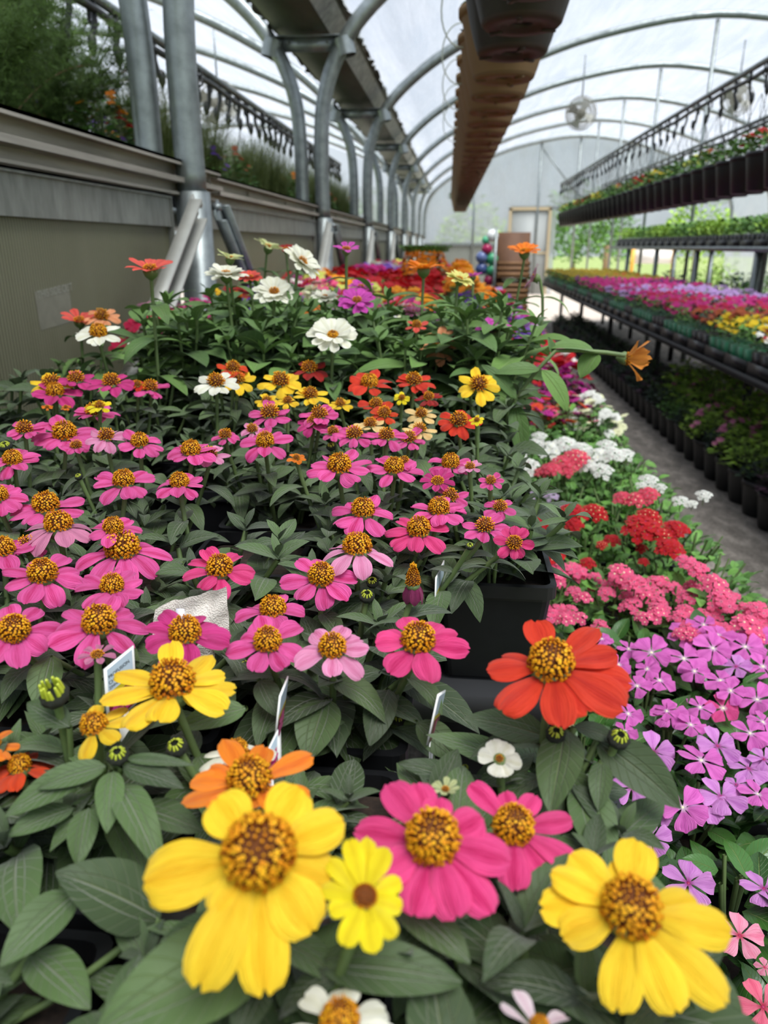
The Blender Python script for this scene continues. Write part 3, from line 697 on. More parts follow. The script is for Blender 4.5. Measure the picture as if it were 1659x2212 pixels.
# circulation fans
def fan(loc, lab, R=.17, hang=True):
    e = empty('circulation_fan', loc, lab, 'fan', 'circulation fans'); mb = MB()
    for yy, rr in ((-.08, .55), (-.075, .8), (-.05, 1.), (.05, 1.), (.075, .8)):
        mb.tube([(R * rr * cos(t * pi / 16), yy, R * rr * sin(t * pi / 16)) for t in range(33)], .0045, 5, cap=False)
    for k in range(28):
        a = k * 2 * pi / 28; mb.tube([(0, -.09, 0), (R * .8 * cos(a), -.078, R * .8 * sin(a)), (R * cos(a), -.04, R * sin(a)), (R * cos(a), .05, R * sin(a)), (R * .3 * cos(a), .08, R * .3 * sin(a))], .0022, 4, cap=False)
    link('cage', mb.mesh('cage', [M['fan']]), e)
    mb = MB(); mb.lathe([(.001, -.06), (.04, -.055), (.05, -.03), (.055, .1), (.001, .11)], 14)
    me = mb.mesh('motor', [M['fan']]); o = link('motor', me, e, rot=Quaternion((1, 0, 0), -pi / 2)); o.location = (0, 0, 0)
    for k in range(4):
        mb = MB(); a = k * pi / 2 + .4; q = Matrix.Rotation(a, 4, 'Y')
        vs = [tuple(q @ Vector(v)) for v in ((.03, -.02, -.02), (R * .88, -.03, -.06), (R * .9, .02, .05), (.03, .02, .02))]
        mb.add(vs, [(0, 1, 2, 3)]); link('blade', mb.mesh('blade', [M['alulight']]), e)
    mb = MB(); mb.tube([(0, 0, R), (0, 0, R + .42)], .008, 6); link('hanging_rod', mb.mesh('hanging_rod', [M['galv']]), e)
fan(ony(1255, 245, 9.8), 'round caged fan hanging in the middle of the bay'); fan(ony(1592, 215, 9.9), 'round caged fan showing behind the black drip line')
fan(ony(472, 225, 7.6), 'pale caged fan hanging in the neighbouring bay', .2)
# ---------------------------------------------------------------- decks
def decks():
    for nm, x0, x1, y0, y1, z, lab in (('plant_bench', -.785, .105, -.1, 11.2, .752, 'raised dark bench deck along the grey wall holding zinnias'), ('plant_bench', -.02, .50, -.1, 10.6, .47, 'lower dark bench deck beside the gravel path'), ('plant_bench', 1.3, 2.32, 2.2, 12.2, .60, 'long dark bench across the path carrying trays of bedding flowers')):
        e = empty(nm, ((x0 + x1) / 2, (y0 + y1) / 2, 0), lab, 'bench', None); hx = (x1 - x0) / 2; hy = (y1 - y0) / 2
        mb = MB()
        if z > .7: mb.box((-hx, -hy, z - .03), (hx, -hy + .46, z)); mb.box((-hx, -hy + .46, z - .03), (hx - .14, -hy + .70, z)); mb.box((-hx, -hy + .70, z - .03), (hx, hy, z))
        else: mb.box((-hx, -hy, z - .03), (hx, hy, z))
        link('bench_top', mb.mesh('bench_top', [M['deck']]), e)
        for yy in [-hy + .1 + k * (2 * hy - .2) / 5 for k in range(6)]:
            for xx in (-hx + (.32 if x0 > 1 else .05), hx - .05):
                mb = MB(); mb.box((xx - .02, yy - .02, 0), (xx + .02, yy + .02, z - .03)); link('leg', mb.mesh('bench_leg', [M['deck']]), e)
decks()
# ---------------------------------------------------------------- zinnias
# x, y (image), width px, aspect, colour, kind, petals, lean deg, depth or None, extra
ZF = [
 (560,1845,430,.98,'yellow','pro',8,0,.25), (788,1938,190,.88,'lemon','pro',9,12,.245), (935,1818,342,.88,'hot','pro',9,-4,.285), (1108,1792,245,.82,'hot','pro',8,6,.315),
 (1362,1968,400,.9,'yellow','pro',9,4,.262), (540,1694,272,.68,'orange','pro',9,0,.325), (1190,1440,315,.74,'red','red',9,0,.365), (374,1484,285,.62,'yellow','pro',9,-3,.375),
 (205,1572,175,.6,'yellow','half',5,-10,.36), (1079,1640,100,.93,'white','pro',5,0,.36), (510,1632,175,.38,'white','pro',7,0,.37), (735,2215,270,.7,'white','pro',7,0,.24),
 (1165,2225,200,.45,'blush','cup',5,0,.24), (44,1660,150,.5,'rorange','pro',8,0,.37), (-20,1612,130,.6,'orange','pro',8,0,.37), (962,1708,70,.6,'green','cup',8,0,.33),
 (32,1365,205,.8,'pink','pro',8,0,0),(215,1350,225,.66,'pink','pro',8,5,0),(400,1372,215,.62,'dpink','pro',9,0,0),(578,1390,190,.72,'pink','pro',7,0,0),(718,1403,190,.74,'lpink','pro',8,0,0),(903,1387,232,.74,'hot','pro',8,4,0),
 (590,1322,180,.48,'pink','pro',7,0,0),(210,1415,82,.6,'faded','young',7,0,0),(93,1243,190,.68,'pink','pro',8,0,0),(243,1270,158,.6,'pink','pro',9,0,0),(265,1192,222,.5,'pink','droop',9,0,0),(475,1232,178,.6,'hot','pro',8,0,0),
 (693,1249,180,.7,'pink','pro',8,6,0),(772,1190,190,.36,'lpink','droop',7,0,0),(892,1262,105,.5,'wilt','wilted',6,0,0),(100,1097,175,.46,'pink','pro',8,0,0),(127,1140,175,.36,'faded','droop',8,0,0),(245,1143,135,.5,'pink','pro',7,0,0),
 (-5,1075,140,.5,'pink','pro',8,0,0),(5,1192,170,.5,'pink','pro',8,0,0),(905,1147,160,.58,'hot','pro',8,-4,0),(784,1107,160,.5,'pink','pro',8,0,0),(948,1103,145,.5,'pink','pro',8,0,0),(973,1075,95,.6,'pink','pro',7,0,0),
 (1047,1141,112,.58,'pink','pro',7,0,0),(1110,1173,95,1.05,'hot','pro',8,30,0),(1080,1098,85,.6,'pink','pro',7,0,0),(268,1043,145,.45,'pink','pro',8,0,0),(388,1046,130,.45,'pink','pro',8,0,0),(733,1011,162,.5,'pink','pro',8,0,0),
 (851,1014,135,.5,'pink','pro',8,0,0),(945,1040,82,.62,'dpink','young',9,0,0),(973,1003,122,.5,'pink','pro',8,0,0),(872,1000,70,.5,'pink','pro',7,0,0),(28,996,124,.52,'pink','pro',8,0,0),(140,940,155,.52,'pink','pro',10,0,0),
 (53,930,100,.5,'pink','pro',8,0,0),(230,945,95,.5,'lpink','pro',8,0,0),(302,958,118,.5,'pink','pro',8,0,0),(413,977,132,.45,'pink','pro',8,0,0),(346,925,112,.45,'pink','pro',8,0,0),(405,926,75,.5,'pink','pro',7,0,0),(452,985,95,.45,'lpink','pro',7,0,0),
 (487,943,78,.4,'pink','pro',7,0,0),(573,957,124,.6,'pink','pro',8,0,0),(583,897,112,.44,'pink','pro',8,0,0),(690,899,100,.44,'pink','pro',8,0,0),(677,915,80,.5,'dpink','pro',8,0,0),(765,941,100,.5,'pink','pro',8,0,0),(835,944,95,.5,'pink','pro',8,0,0),
 (884,950,92,.5,'pink','pro',8,0,0),(205,893,110,.4,'pink','pro',8,0,0),(340,872,90,.4,'pink','pro',8,0,0),(545,930,70,.5,'lpink','pro',7,0,0),(1060,1040,60,.7,'pink','pro',7,0,0),(60,1180,110,.45,'pink','pro',7,0,0),
 (120,850,118,.4,'dpink','pro',8,0,0),(165,822,95,.4,'dpink','pro',7,0,0),(241,829,105,.42,'dpink','pro',8,0,0),(112,832,110,.4,'yellow','pro',9,0,0),(325,840,92,.42,'pink','pro',8,0,0),(322,884,122,.46,'lemon','double',10,0,0),
 (413,848,90,.48,'orange','pro',9,0,0),(467,829,106,.52,'white','pro',9,0,0),(513,823,90,.55,'yellow','pro',8,0,0),(606,827,112,.55,'yellow','pro',9,0,0),(670,855,92,.5,'yellow','pro',8,0,0),(577,868,64,.55,'yellow','pro',7,0,0),(622,868,60,.5,'yellow','pro',7,0,0),
 (668,800,95,.42,'dred','pro',8,0,0),(798,831,118,.42,'red','pro',8,0,0),(894,826,100,.5,'red','pro',8,0,0),(812,876,80,.45,'red','pro',8,0,0),(926,860,66,.55,'dred','pro',8,0,0),(991,912,108,.62,'red','pro',9,0,0),(830,895,80,.6,'rorange','pro',8,0,0),
 (910,897,76,.55,'cream','pro',7,0,0),(800,919,80,.4,'cream','pro',8,0,0),(906,930,80,.5,'cream','pro',8,0,0),(1034,834,112,.7,'yellow','pro',9,0,0),(1030,908,36,.7,'lemon','pro',7,0,0),(420,903,72,.4,'yellow','pro',8,0,0),(735,874,62,.5,'yellow','pro',8,0,0),
 (504,797,84,.5,'rorange','pro',7,0,0),(868,860,42,.7,'lemon','pro',7,0,0),(297,832,50,.5,'red','pro',7,0,0),(388,905,45,.5,'orange','pro',7,0,0),(102,880,26,.6,'orange','pro',7,0,0),(142,880,26,.6,'orange','pro',7,0,0),(215,878,60,.5,'lemon','pro',7,0,0),(640,990,45,.6,'orange','pro',7,0,0),
 (470,905,50,.5,'lpink','pro',7,0,0),(1015,1010,60,.5,'lpink','pro',7,0,0),(165,965,70,.45,'pink','pro',7,0,0),(280,905,70,.45,'pink','pro',7,0,0),(720,935,70,.5,'pink','pro',7,0,0)]
# taller zinnias behind
ZT = [(950,745,98,.9,'peach','pro',8,0,'open'),(719,726,118,.62,'white','double',12,0,''),(592,632,98,.6,'white','double',14,0,''),(213,722,116,.44,'white','pro',9,0,'pro'),(220,686,86,.5,'peach','pro',9,0,'pro'),(172,694,86,.4,'coral','cup',8,0,''),(302,751,56,.5,'white','double',12,0,''),
 (325,584,112,.22,'coral','cup',10,0,''),(489,594,98,.24,'white','double',14,0,''),(652,566,98,.42,'white','double',14,40,''),(580,536,72,.1,'green','cup',12,20,''),(497,560,68,.1,'green','cup',12,12,''),(540,600,62,.3,'coral','double',12,0,''),(512,640,78,.3,'dred','cup',11,15,''),
 (748,540,66,.25,'magenta','cup',8,0,''),(771,651,92,.6,'magenta','double',11,0,''),(702,643,64,.35,'white','double',12,0,''),(670,667,52,.6,'orange','double',12,0,''),(318,662,48,.05,'mauve','cup',12,-8,''),(1133,546,80,.2,'orange','cup',14,0,''),(1156,600,66,.02,'mauve','cup',14,-70,''),
 (1066,716,90,.3,'magenta','cup',9,0,''),(928,694,76,.35,'magenta','cup',9,0,''),(900,704,56,.5,'coral','pro',6,0,'pro'),(893,676,62,.3,'lpink','double',12,0,''),(992,604,70,.3,'lyellow','double',12,20,''),(915,582,100,.04,'orange','cup',14,0,''),(1022,598,46,.02,'magenta','cup',8,0,''),
 (560,720,60,.3,'dred','cup',10,0,''),(780,620,60,.4,'magenta','double',10,0,''),(465,632,30,.6,'yellow','double',10,0,''),(1352,774,100,.12,'worange','trumpet',7,88,''),(618,540,44,.3,'dred','cup',10,0,''),(1640,0,0,0,'','',0,0,'')][:-1]
HERO = {1: [(-42,120,.5),(5,128,.46),(48,104,.5),(-88,72,.5),(-98,15,.48),(-78,-35,.44),(-45,-112,.52),(22,-122,.52),(68,-78,.46),(84,-18,.5),(82,40,.48)],
 9: [(-47,12,.74),(-12,43,.8),(24,34,.8),(46,4,.5),(48,-14,.6),(18,-36,.62),(-15,-37,.74)],
 0: [(-110,110,.52),(80,145,.5),(185,70,.44),(165,-45,.5),(140,-165,.54),(42,-292,.5),(-105,-282,.52),(-243,-60,.66),(-85,-140,.42)],
 4: [(-107,123,.42),(5,110,.3),(53,143,.48),(150,22,.36),(200,-50,.46),(163,-192,.46),(43,-212,.44),(-82,-202,.44),(-160,-45,.44),(-197,18,.44),(-165,75,.36)],
 2: [(-100,128,.46),(-32,132,.44),(20,95,.4),(115,45,.52),(166,-47,.54),(125,-157,.48),(45,-172,.5),(-50,-165,.5),(-130,-70,.54),(-176,28,.46)],
 3: [(-88,97,.42),(-5,85,.36),(62,72,.42),(138,27,.46),(132,-78,.5),(67,-108,.5),(-18,-143,.56),(-110,-50,.44)],
 6: [(-14,88,.44),(-105,35,.32),(-142,-5,.4),(-124,-100,.5),(-9,-160,.46),(62,-122,.54),(146,-115,.6),(166,-45,.48),(150,18,.42),(108,65,.36)],
 7: [(-34,86,.4),(57,62,.42),(108,32,.36),(142,-9,.36),(133,-64,.46),(96,-42,.38),(-3,-104,.5),(-69,-100,.46),(-150,-36,.36),(-110,-30,.42),(-140,32,.4)],
 5: [(-70,78,.4),(15,76,.42),(118,44,.46),(136,-35,.4),(70,-60,.32),(15,-58,.3),(-30,-56,.3),(-80,-58,.34),(-136,8,.44),(-138,-48,.38),(-100,40,.4)]}
BUDS = [(118,1502,66,1,.36),(255,1632,50,0,.345),(382,1614,50,0,.36),(1200,1586,46,0,.37),(1336,1596,52,0,.37),(863,1553,34,0,.45),(531,1440,34,0,.47),(792,1288,36,0,.52),(805,1258,30,0,.55),(12,965,30,0,.8),(15,1022,28,0,.7),(170,1030,18,0,.72),(715,965,22,0,.8),(1218,1560,30,0,.38),(1005,1660,22,0,.4),(1015,1180,20,0,.55)]
def zc(y):
    if y >= 1200: return .935
    if y >= 900: return .935 + .035 * (1200 - y) / 300
    return .97 + .02 * (900 - y) / 100
def tocam(p): return (EYE - p).normalized()
def normal_for(p, asp, lean):
    c = tocam(p); up = Vector((0, 0, 1)); side = c.cross(up).normalized(); u2 = side.cross(c).normalized()
    th = acos(max(-1, min(1, asp))); n = c * cos(th) + u2 * sin(th)
    return Quaternion(c, radians(-lean)) @ n
PW = .12; COLS = [.043 - PW * i for i in range(8)]; ROWS = [.18, .30, .425, .545, .67, .79, .91, 1.03, 1.15, 1.27, 1.39, 1.51, 1.63]
SKIP = {(2, 0), (3, 0), (4, 2)}
items = []
rr = random.Random(11)
for i, (x, y, w, asp, col, kind, n, lean, d) in enumerate(ZF):
    if d: p = at(x, y, d)
    else: p = onz(x, y, zc(y) + rr.uniform(-.006, .006))
    dd = (p - EYE).dot(CD); items.append(dict(p=p, R=w * dd / F / 2, n=normal_for(p, min(.97, asp), lean), col=col, kind=kind, np=n, i=i, w=w, t='flower', tall=False, cs='tall' if kind == 'wilted' else ('pro' if kind != 'young' else 'flat')))
for i, (x, y, w, asp, col, kind, n, lean, cs) in enumerate(ZT):
    S = .07 if w > 70 else .05; d = S * F / w; d = max(1.02, min(1.62, d))
    if y > 700 and x > 600: d = max(1.0, min(d, 1.15))
    p = at(x, y, d)
    if (x, y) == (1375, 775): p = at(x, y, 1.0)
    if (x, y) == (915, 582): p = at(x, y, 1.25)
    dd = (p - EYE).dot(CD); items.append(dict(p=p, R=w * dd / F / 2, n=normal_for(p, min(.97, asp), lean), col=col, kind=kind, np=n, i=200 + i, w=w, t='flower', tall=True, cs=cs or 'open'))
for i, (x, y, w, tl, d) in enumerate(BUDS):
    p = at(x, y, d); items.append(dict(p=p, R=w * d / F / 2, n=Vector((.15 * sin(i * 2.1), -.35, 1)).normalized(), col='bud', kind='bud', np=tl, i=400 + i, w=w, t='bud', tall=False, cs=''))
cells = {}
for it in items:
    p = it['p']; best = None
    for ri, Y in enumerate(ROWS):
        if it['tall'] and ri < 7: continue
        if not it['tall'] and ri > 9: continue
        for ci, X in enumerate(COLS):
            if (ri, ci) in SKIP: continue
            d = (X - p.x) ** 2 + (Y - p.y - .0) ** 2
            if best is None or d < best[0]: best = (d, ri, ci)
    cells.setdefault(best[1:], []).append(it)
CN = {'blush': 'blush white', 'pink': 'cherry pink', 'dpink': 'deep pink', 'lpink': 'pale pink', 'faded': 'faded pink', 'hot': 'hot pink', 'yellow': 'golden yellow', 'lemon': 'lemon yellow', 'orange': 'orange', 'red': 'scarlet', 'dred': 'dark red', 'rorange': 'orange-red', 'white': 'white', 'green': 'greenish', 'peach': 'peach', 'cream': 'cream', 'coral': 'coral', 'mauve': 'mauve', 'magenta': 'magenta', 'lyellow': 'pale yellow', 'wilt': 'wilted', 'worange': 'orange', 'bud': 'budding'}
POT = pot_mesh()
FOL = [zin_foliage(40 + k, .058, 7, (.042, .062), .42, .06) for k in range(7)]
FOLN = [zin_foliage(140 + k, .045, 7, (.045, .066), .42, .06) for k in range(5)]
TFOL = [zin_foliage(60 + k, .2, 9, (.06, .095), .44, .075, 'tleaf', 1.5) for k in range(5)]
MROW = [zin_foliage(80 + k, .11, 8, (.045, .07), .42, .065, 'zleaf', 1.2) for k in range(3)]
tagpots = {}
for ri, Y in enumerate(ROWS):
    for ci, X in enumerate(COLS):
        if (ri, ci) in SKIP: continue
        fl = cells.get((ri, ci), [])
        r = random.Random(ri * 31 + ci)
        if not fl and not (inview((X, Y, .93), 90 if ri else 330) or inview((X, Y, .88), 60)): continue
        if ri >= 8 and ci > 4 and not fl: continue
        if ri == 5 and ci == 3: continue      # the empty space in the tray where the black plastic shows
        cols = []
        for f in fl:
            if f['col'] != 'bud' and f['col'] not in cols: cols.append(f['col'])
        tall = ri >= 8
        cn = ' and '.join(CN[c] for c in cols[:2]) + (' blooms' if cols else '') if cols else ('buds' if fl else 'leaves only')
        lab = f"{'tall ' if tall else ''}zinnia, {cn}, {ordw(ri + 1)} row from front, {ordw(8 - ci)} pot from wall"
        if ci == 0: lab = f"{'tall ' if tall else ''}zinnia, {cn}, {ordw(ri + 1)} row from front, pot beside lower bench"
        root = empty('zinnia_plant', (X, Y, .86), lab, 'potted zinnia', 'zinnias on the raised bench')
        link('pot', POT, root)
        if tall: fm = TFOL[(ri * 3 + ci) % 5]; q = .85 + .25 * r.random() if ci < 5 else .5
        elif ri == 7: fm = MROW[(ri + ci) % 3]; q = 1
        elif ri < 3: fm = FOLN[(ri * 2 + ci) % 5]; q = r.uniform(.95, 1.08)
        else: fm = FOL[(ri * 3 + ci * 2) % 7]; q = r.uniform(.92, 1.1)
        if (ri, ci) in ((1, 1), (0, 2)): q = .62
        if (ri, ci) in ((1, 0), (0, 1)): q = .8
        link('foliage', fm, root, (0, 0, -.005), Quaternion((0, 0, 1), r.random() * 6.28), q)
        for it in fl:
            lp = it['p'] - root.location; nn = it['n']; R = it['R']; rs = random.Random(it['i'])
            hi = it['w'] > 115
            bend = (nn + Vector((0, 0, .8))).normalized()
            base = Vector((max(-.04, min(.04, lp.x * .5)), max(-.04, min(.04, lp.y * .5)), -.012))
            if it['col'] == 'worange': base = Vector((.03, .0, .12)); bend = nn
            ssz = .046 if not it['tall'] else .065
            if it['col'] == 'worange':
                o = root.location; pts = [at(*q) - o for q in ((1085, 905, 1.03), (1120, 850, 1.02), (1160, 800, 1.01), (1200, 758, 1.0), (1250, 757, 1.0), (1310, 762, 1.0), (1350, 768, 1.0))]
                pts = [Vector((0, 0, -.01)), pts[0] * .5] + pts; mb = MB(); mb.tube(pts, .0024, 7, 1, cap=False, r2=.0032)
                for (qx, qy, tx_, ty_, ln, wd) in ((1288, 760, 1205, 745, .06, .55), (1288, 762, 1262, 800, .038, .8), (1170, 800, 1215, 860, .06, .5), (1165, 800, 1090, 800, .06, .4), (1110, 870, 1125, 960, .075, .35), (1115, 860, 1060, 800, .06, .4), (1195, 765, 1185, 725, .022, .6)):
                    a_ = at(qx, qy, 1.005) - o; b_ = at(tx_, ty_, 1.0) - o; x_ = (b_ - a_).normalized(); y_ = (Vector((0, 0, 1)) + Vector((0, -.5, 0))).cross(x_).normalized(); z_ = x_.cross(y_); T_ = Matrix((x_, y_, z_)).transposed().to_4x4(); T_.translation = a_
                    leaf(mb, T_, ln * 1.1, ln * wd, .25, .5, .15, rs, 6, 9)
                link('stem', mb.mesh('leafy_stem', [M['tleaf'], M['stem']]), root)
            elif lp.length > .04:
                link('stem', stem_mesh(base, lp - nn * R * .35, bend, rs, 2 if not it['tall'] else 3, ssz * rs.uniform(.85, 1.15), .42, .0019 if not it['tall'] else .0022, 'tleaf' if it['tall'] else 'zleaf', last=.86 if it['tall'] else (.62 if ri < 2 else .74), span=.38 if not it['tall'] else .6), root)
            if it['t'] == 'bud':
                link('bud', bud_mesh(it['i'], bool(it['np'])), root, lp, qnormal(nn), R); continue
            if it['i'] == 1: it['cs'] = 'dark'
            seed = it['i'] if hi else it['i'] % 5
            kd = it['kind']; ql = qnormal(nn, rs.random() * 6.28)
            if it['i'] in HERO:
                asp = ZF[it['i']][3]; ql = qface(nn); kd = []; Rp = it['w'] / 2
                for hx, hy, hw in HERO[it['i']]:
                    if hy < -100: hx *= .92; hy *= .9
                    if hy > 40 and it['i'] in (5, 6, 7): hx *= 1.15; hy *= 1.3
                    yy = hy / (asp * .5 + .5); L = sqrt(hx * hx + yy * yy) / Rp; kd.append((math.degrees(atan2(yy, hx)), L, hw, .35 if hy > 40 else .2))
                kd = tuple(kd)
            f = link('flower', flower_mesh(kd, it['col'], it['np'], seed, hi), root, lp, ql, R)
            if len(cols) > 1: f['label'] = CN[it['col']] + ' bloom'
            cr_ = {'pro': .315, 'red': .31, 'double': .21, 'cup': .22, 'droop': .33, 'half': .34, 'wilted': .3, 'trumpet': .24, 'young': .3}[it['kind']]
            cr_ = {9: .16, 0: .36, 2: .34, 3: .36, 7: .33, 5: .35, 8: .32}.get(it['i'], cr_)
            if it['kind'] == 'cup' and it['tall']: cr_ = .24
            c = link('flower_center', center_mesh(it['i'] % 6 if hi else it['i'] % 3, it['cs'] or 'pro', hi), f, (0, 0, .0), None, cr_)
            c.scale = (cr_, cr_, cr_ * (1.0 if it['kind'] != 'wilted' else 1.5))
HL = [(1,0,1222,1575,1190,1752,88,.375,.345,.5),(1,0,1290,1600,1463,1742,88,.38,.36,.5),(1,0,1258,1690,1308,1882,92,.372,.335,.3),(1,0,1300,1645,1292,1748,46,.37,.355,.6),(1,0,1180,1592,1006,1552,74,.385,.39,.4),(1,1,1110,1650,925,1590,62,.40,.40,.4),(1,1,1030,1705,868,1652,62,.385,.385,.4),(1,0,1240,1570,1330,1600,36,.375,.38,.4),
 (1,2,243,1668,232,1792,54,.345,.32,.4),(1,2,228,1655,88,1702,52,.345,.335,.4),(1,2,265,1655,392,1702,50,.345,.34,.4),(1,2,215,1655,18,1758,66,.35,.33,.4),(1,2,258,1700,352,1895,70,.345,.31,1.0),(1,2,275,1640,412,1652,26,.345,.345,.2),(1,2,150,1570,62,1522,56,.365,.37,.4),(1,2,190,1745,168,1868,56,.34,.32,.5),(1,2,160,1745,25,1802,52,.345,.33,.4),(1,2,300,1745,430,1792,62,.345,.335,.4),
 (0,2,345,1985,128,1890,135,.31,.30,.5),(0,2,165,1928,8,2078,88,.305,.28,.4),(0,2,70,2062,190,2172,92,.30,.28,.5),(0,1,600,2030,225,2225,180,.262,.238,.4),(0,1,560,2110,515,2235,84,.255,.24,.4),(0,1,690,2085,985,2120,105,.265,.26,.5),(0,0,850,1930,1010,2075,92,.29,.27,.6),(0,0,1270,2150,1110,2060,95,.285,.29,.4),(0,0,1480,2100,1600,2215,90,.28,.27,.5),
 (2,1,705,1510,664,1638,88,.44,.415,.5),(2,1,760,1570,640,1632,60,.44,.43,.4),(2,1,838,1490,800,1605,62,.445,.42,.5),(2,1,900,1560,985,1640,60,.44,.43,.5),(2,1,640,1560,590,1640,60,.44,.43,.4),(2,2,110,1420,85,1530,64,.45,.43,.5),(2,2,530,1530,390,1575,60,.40,.39,.4),(2,1,560,1470,598,1545,50,.43,.42,.5)]
roots = {}
for o in bpy.data.objects:
    if o.name.startswith('zinnia_plant'): roots[(round(o.location.y, 3), round(o.location.x, 3))] = o
rl = random.Random(17)
for k, (ri, ci, bx_, by_, tx_, ty_, wp, d0, d1, dr_) in enumerate(HL):
    root = roots.get((round(ROWS[ri], 3), round(COLS[ci], 3)))
    if root is None: continue
    a_ = at(bx_, by_, d0); b_ = at(tx_, ty_, d1); L_ = (b_ - a_).length; x_ = (b_ - a_).normalized(); c_ = tocam((a_ + b_) / 2); z_ = (c_ * .55 + Vector((0, 0, .7))).normalized(); z_ = (z_ - x_ * z_.dot(x_)).normalized(); y_ = z_.cross(x_)
    T_ = Matrix((x_, y_, z_)).transposed().to_4x4(); T_.translation = a_ - root.location; mb = MB()
    leaf(mb, T_, L_ * 1.06, wp * (d0 + d1) / 2 / F * 1.12, .2, dr_ * 1.3, dr_ * .65, rl, 8, 12)
    # petiole runs back to the middle of the pot
    mb.tube([a_ - root.location, (a_ - root.location) * .5 + Vector((0, 0, -.012)), Vector((0, 0, -.012))], .0016, 6, 1, cap=False)
    link('leaf', mb.mesh('leaf', [M['zleaf'], M['stem']]), root)
tag(link('square_pot', POT, None, (COLS[2], ROWS[4], .86)), 'empty black square pot in the gap between the pink zinnias', 'pot')
# a long stray stem carrying its wilted orange bloom and two leaves over the path
# ---------------------------------------------------------------- paper packet, tags
def flatthing(name, pts, thick, mat, label, cat, front=None):
    c = sum(pts, Vector()) / len(pts); n = (pts[1] - pts[0]).cross(pts[2] - pts[0]).normalized() * thick / 2
    mb = MB(); k = len(pts); vs = [tuple(p - c + n) for p in pts] + [tuple(p - c - n) for p in pts]
    mb.add(vs, [tuple(range(k)), tuple(range(2 * k - 1, k - 1, -1))] + [(i, i + k, (i + 1) % k + k, (i + 1) % k) for i in range(k)])
    return thing(name, mb.mesh(name, [mat]), label, cat, c), c
def packet():
    # crumpled paper sachet standing on a plastic stake among the pinks
    Y = .432; P = lambda x, y: ony(x, y, Y)
    a, b, c, d = P(343, 1308), P(488, 1268), P(500, 1420), P(330, 1440); nx, nz = 22, 16
    cen = (a + b + c + d) / 4; mb = MB(); vs = []; uv = []
    for sgn in (1, -1):
        for j in range(nz + 1):
            for i in range(nx + 1):
                u, v = i / nx, j / nz; p = a.lerp(b, u).lerp(d.lerp(c, u), v); puff = sin(pi * u) ** .6 * (ss(v, .1, .45)) * .007
                wr = .0016 * sin(u * 9 + v * 7) * sin(v * 11 - u * 4) + .0012 * sin(u * 23 + v * 3)
                e = Vector((0, -1, 0)) * (sgn * (puff + .0004) + wr + .006 * (max(0, .12 - u) / .12) ** 2)
                vs.append(tuple(p - cen + e)); uv.append((u, v))
    n = nx + 1; o = n * (nz + 1)
    fs = [(j * n + i, j * n + i + 1, (j + 1) * n + i + 1, (j + 1) * n + i) for j in range(nz) for i in range(nx)]
    fs += [tuple(o + q for q in reversed(f)) for f in fs]
    mb.add(vs, fs, uv); e = empty('paper_sachet', cen, 'off-white paper sachet held up on a plastic stake among the pink zinnias', 'sachet')
    link('pouch', mb.mesh('pouch', [M['packet']]), e)
    mb = MB(); q0 = P(401, 1300) + Vector((0, -.0105, 0)); q1 = P(412, 1372) + Vector((0, -.0125, -.07)); ax = (q1 - q0) / 2; mb.obox((q0 + q1) / 2 - cen, ax, (.0026, 0, 0), (0, .0006, 0)); link('stake', mb.mesh('stake', [plain('stake_plastic', 'dcdcec', .3)]), e)
packet()
def plant_tag(tl, tr, bl, br, lab, writing=None, foot=.05):
    """pointed plastic care tag; corners in world space"""
    e = empty('plant_tag', (tl + tr + bl + br) / 4, lab, 'plant tag', 'care tags'); c = e.location
    ex = (tr - tl); ey = (tl - bl); n = ex.cross(ey).normalized() * .0004; T = lambda u, v: bl + ex * u + ey * v - c
    mb = MB(); pts = [T(0, 0), T(1, 0), T(1, 1), T(0, 1)]; k = 4
    mb.add([tuple(p + n) for p in pts] + [tuple(p - n) for p in pts], [(0, 1, 2, 3), (7, 6, 5, 4)] + [(i, i + 4, (i + 1) % 4 + 4, (i + 1) % 4) for i in range(4)])
    ft = [T(.3, 0), T(.7, 0), T(.55, 0) - Vector((0, 0, foot)), T(.45, 0) - Vector((0, 0, foot))]
    mb.add([tuple(p + n) for p in ft] + [tuple(p - n) for p in ft], [(3, 2, 1, 0), (4, 5, 6, 7)] + [(i, (i + 1) % 4, (i + 1) % 4 + 4, i + 4) for i in range(4)])
    link('card', mb.mesh('card', [M['tagw']]), e)
    mb = MB(); z = n * 1.6
    for v0, v1, mt in ((.56, .96, 0), (.47, .56, 1), (.04, .47, 2)):
        for s in (1, -1): mb.add([tuple(T(u, v) + z * s) for u, v in ((.08, v0), (.92, v0), (.92, v1), (.08, v1))], [(0, 1, 2, 3)], None, mt)
    # little flower picture
    for q in range(8):
        a = q * pi / 4; ce = T(.5, .24) + z * 1.3; u1 = ex.normalized() * .006; v1 = ey.normalized() * .006
        mb.add([tuple(ce), tuple(ce + (u1 * cos(a - .3) + v1 * sin(a - .3))), tuple(ce + (u1 * cos(a) + v1 * sin(a)) * 1.25), tuple(ce + (u1 * cos(a + .3) + v1 * sin(a + .3)))], [(0, 1, 2, 3)], None, 3)
    link('print', mb.mesh('print', [M['tagb'], M['tagy'], M['tagr'], petal_mat(*COLR['dpink'])]), e)
    if writing:
        for k2, (t, v, s) in enumerate(writing): text(t, bl + ex * .13 + ey * v + n * 2.2, ex, ey, s * ex.length, M['ink'], e)
    return e
Yt = .50
tl, tr, bl, br = at(224, 1446, .398), at(288, 1394, .412), at(232, 1575, .40), at(292, 1520, .414)
plant_tag(tl, tr, bl, br, 'pointed care tag printed PROFUSION CHERRY ZINNIA behind the yellow bloom', [('PROFUSION', .79, .128), ('CHERRY', .69, .128), ('ZINNIA', .61, .10)])
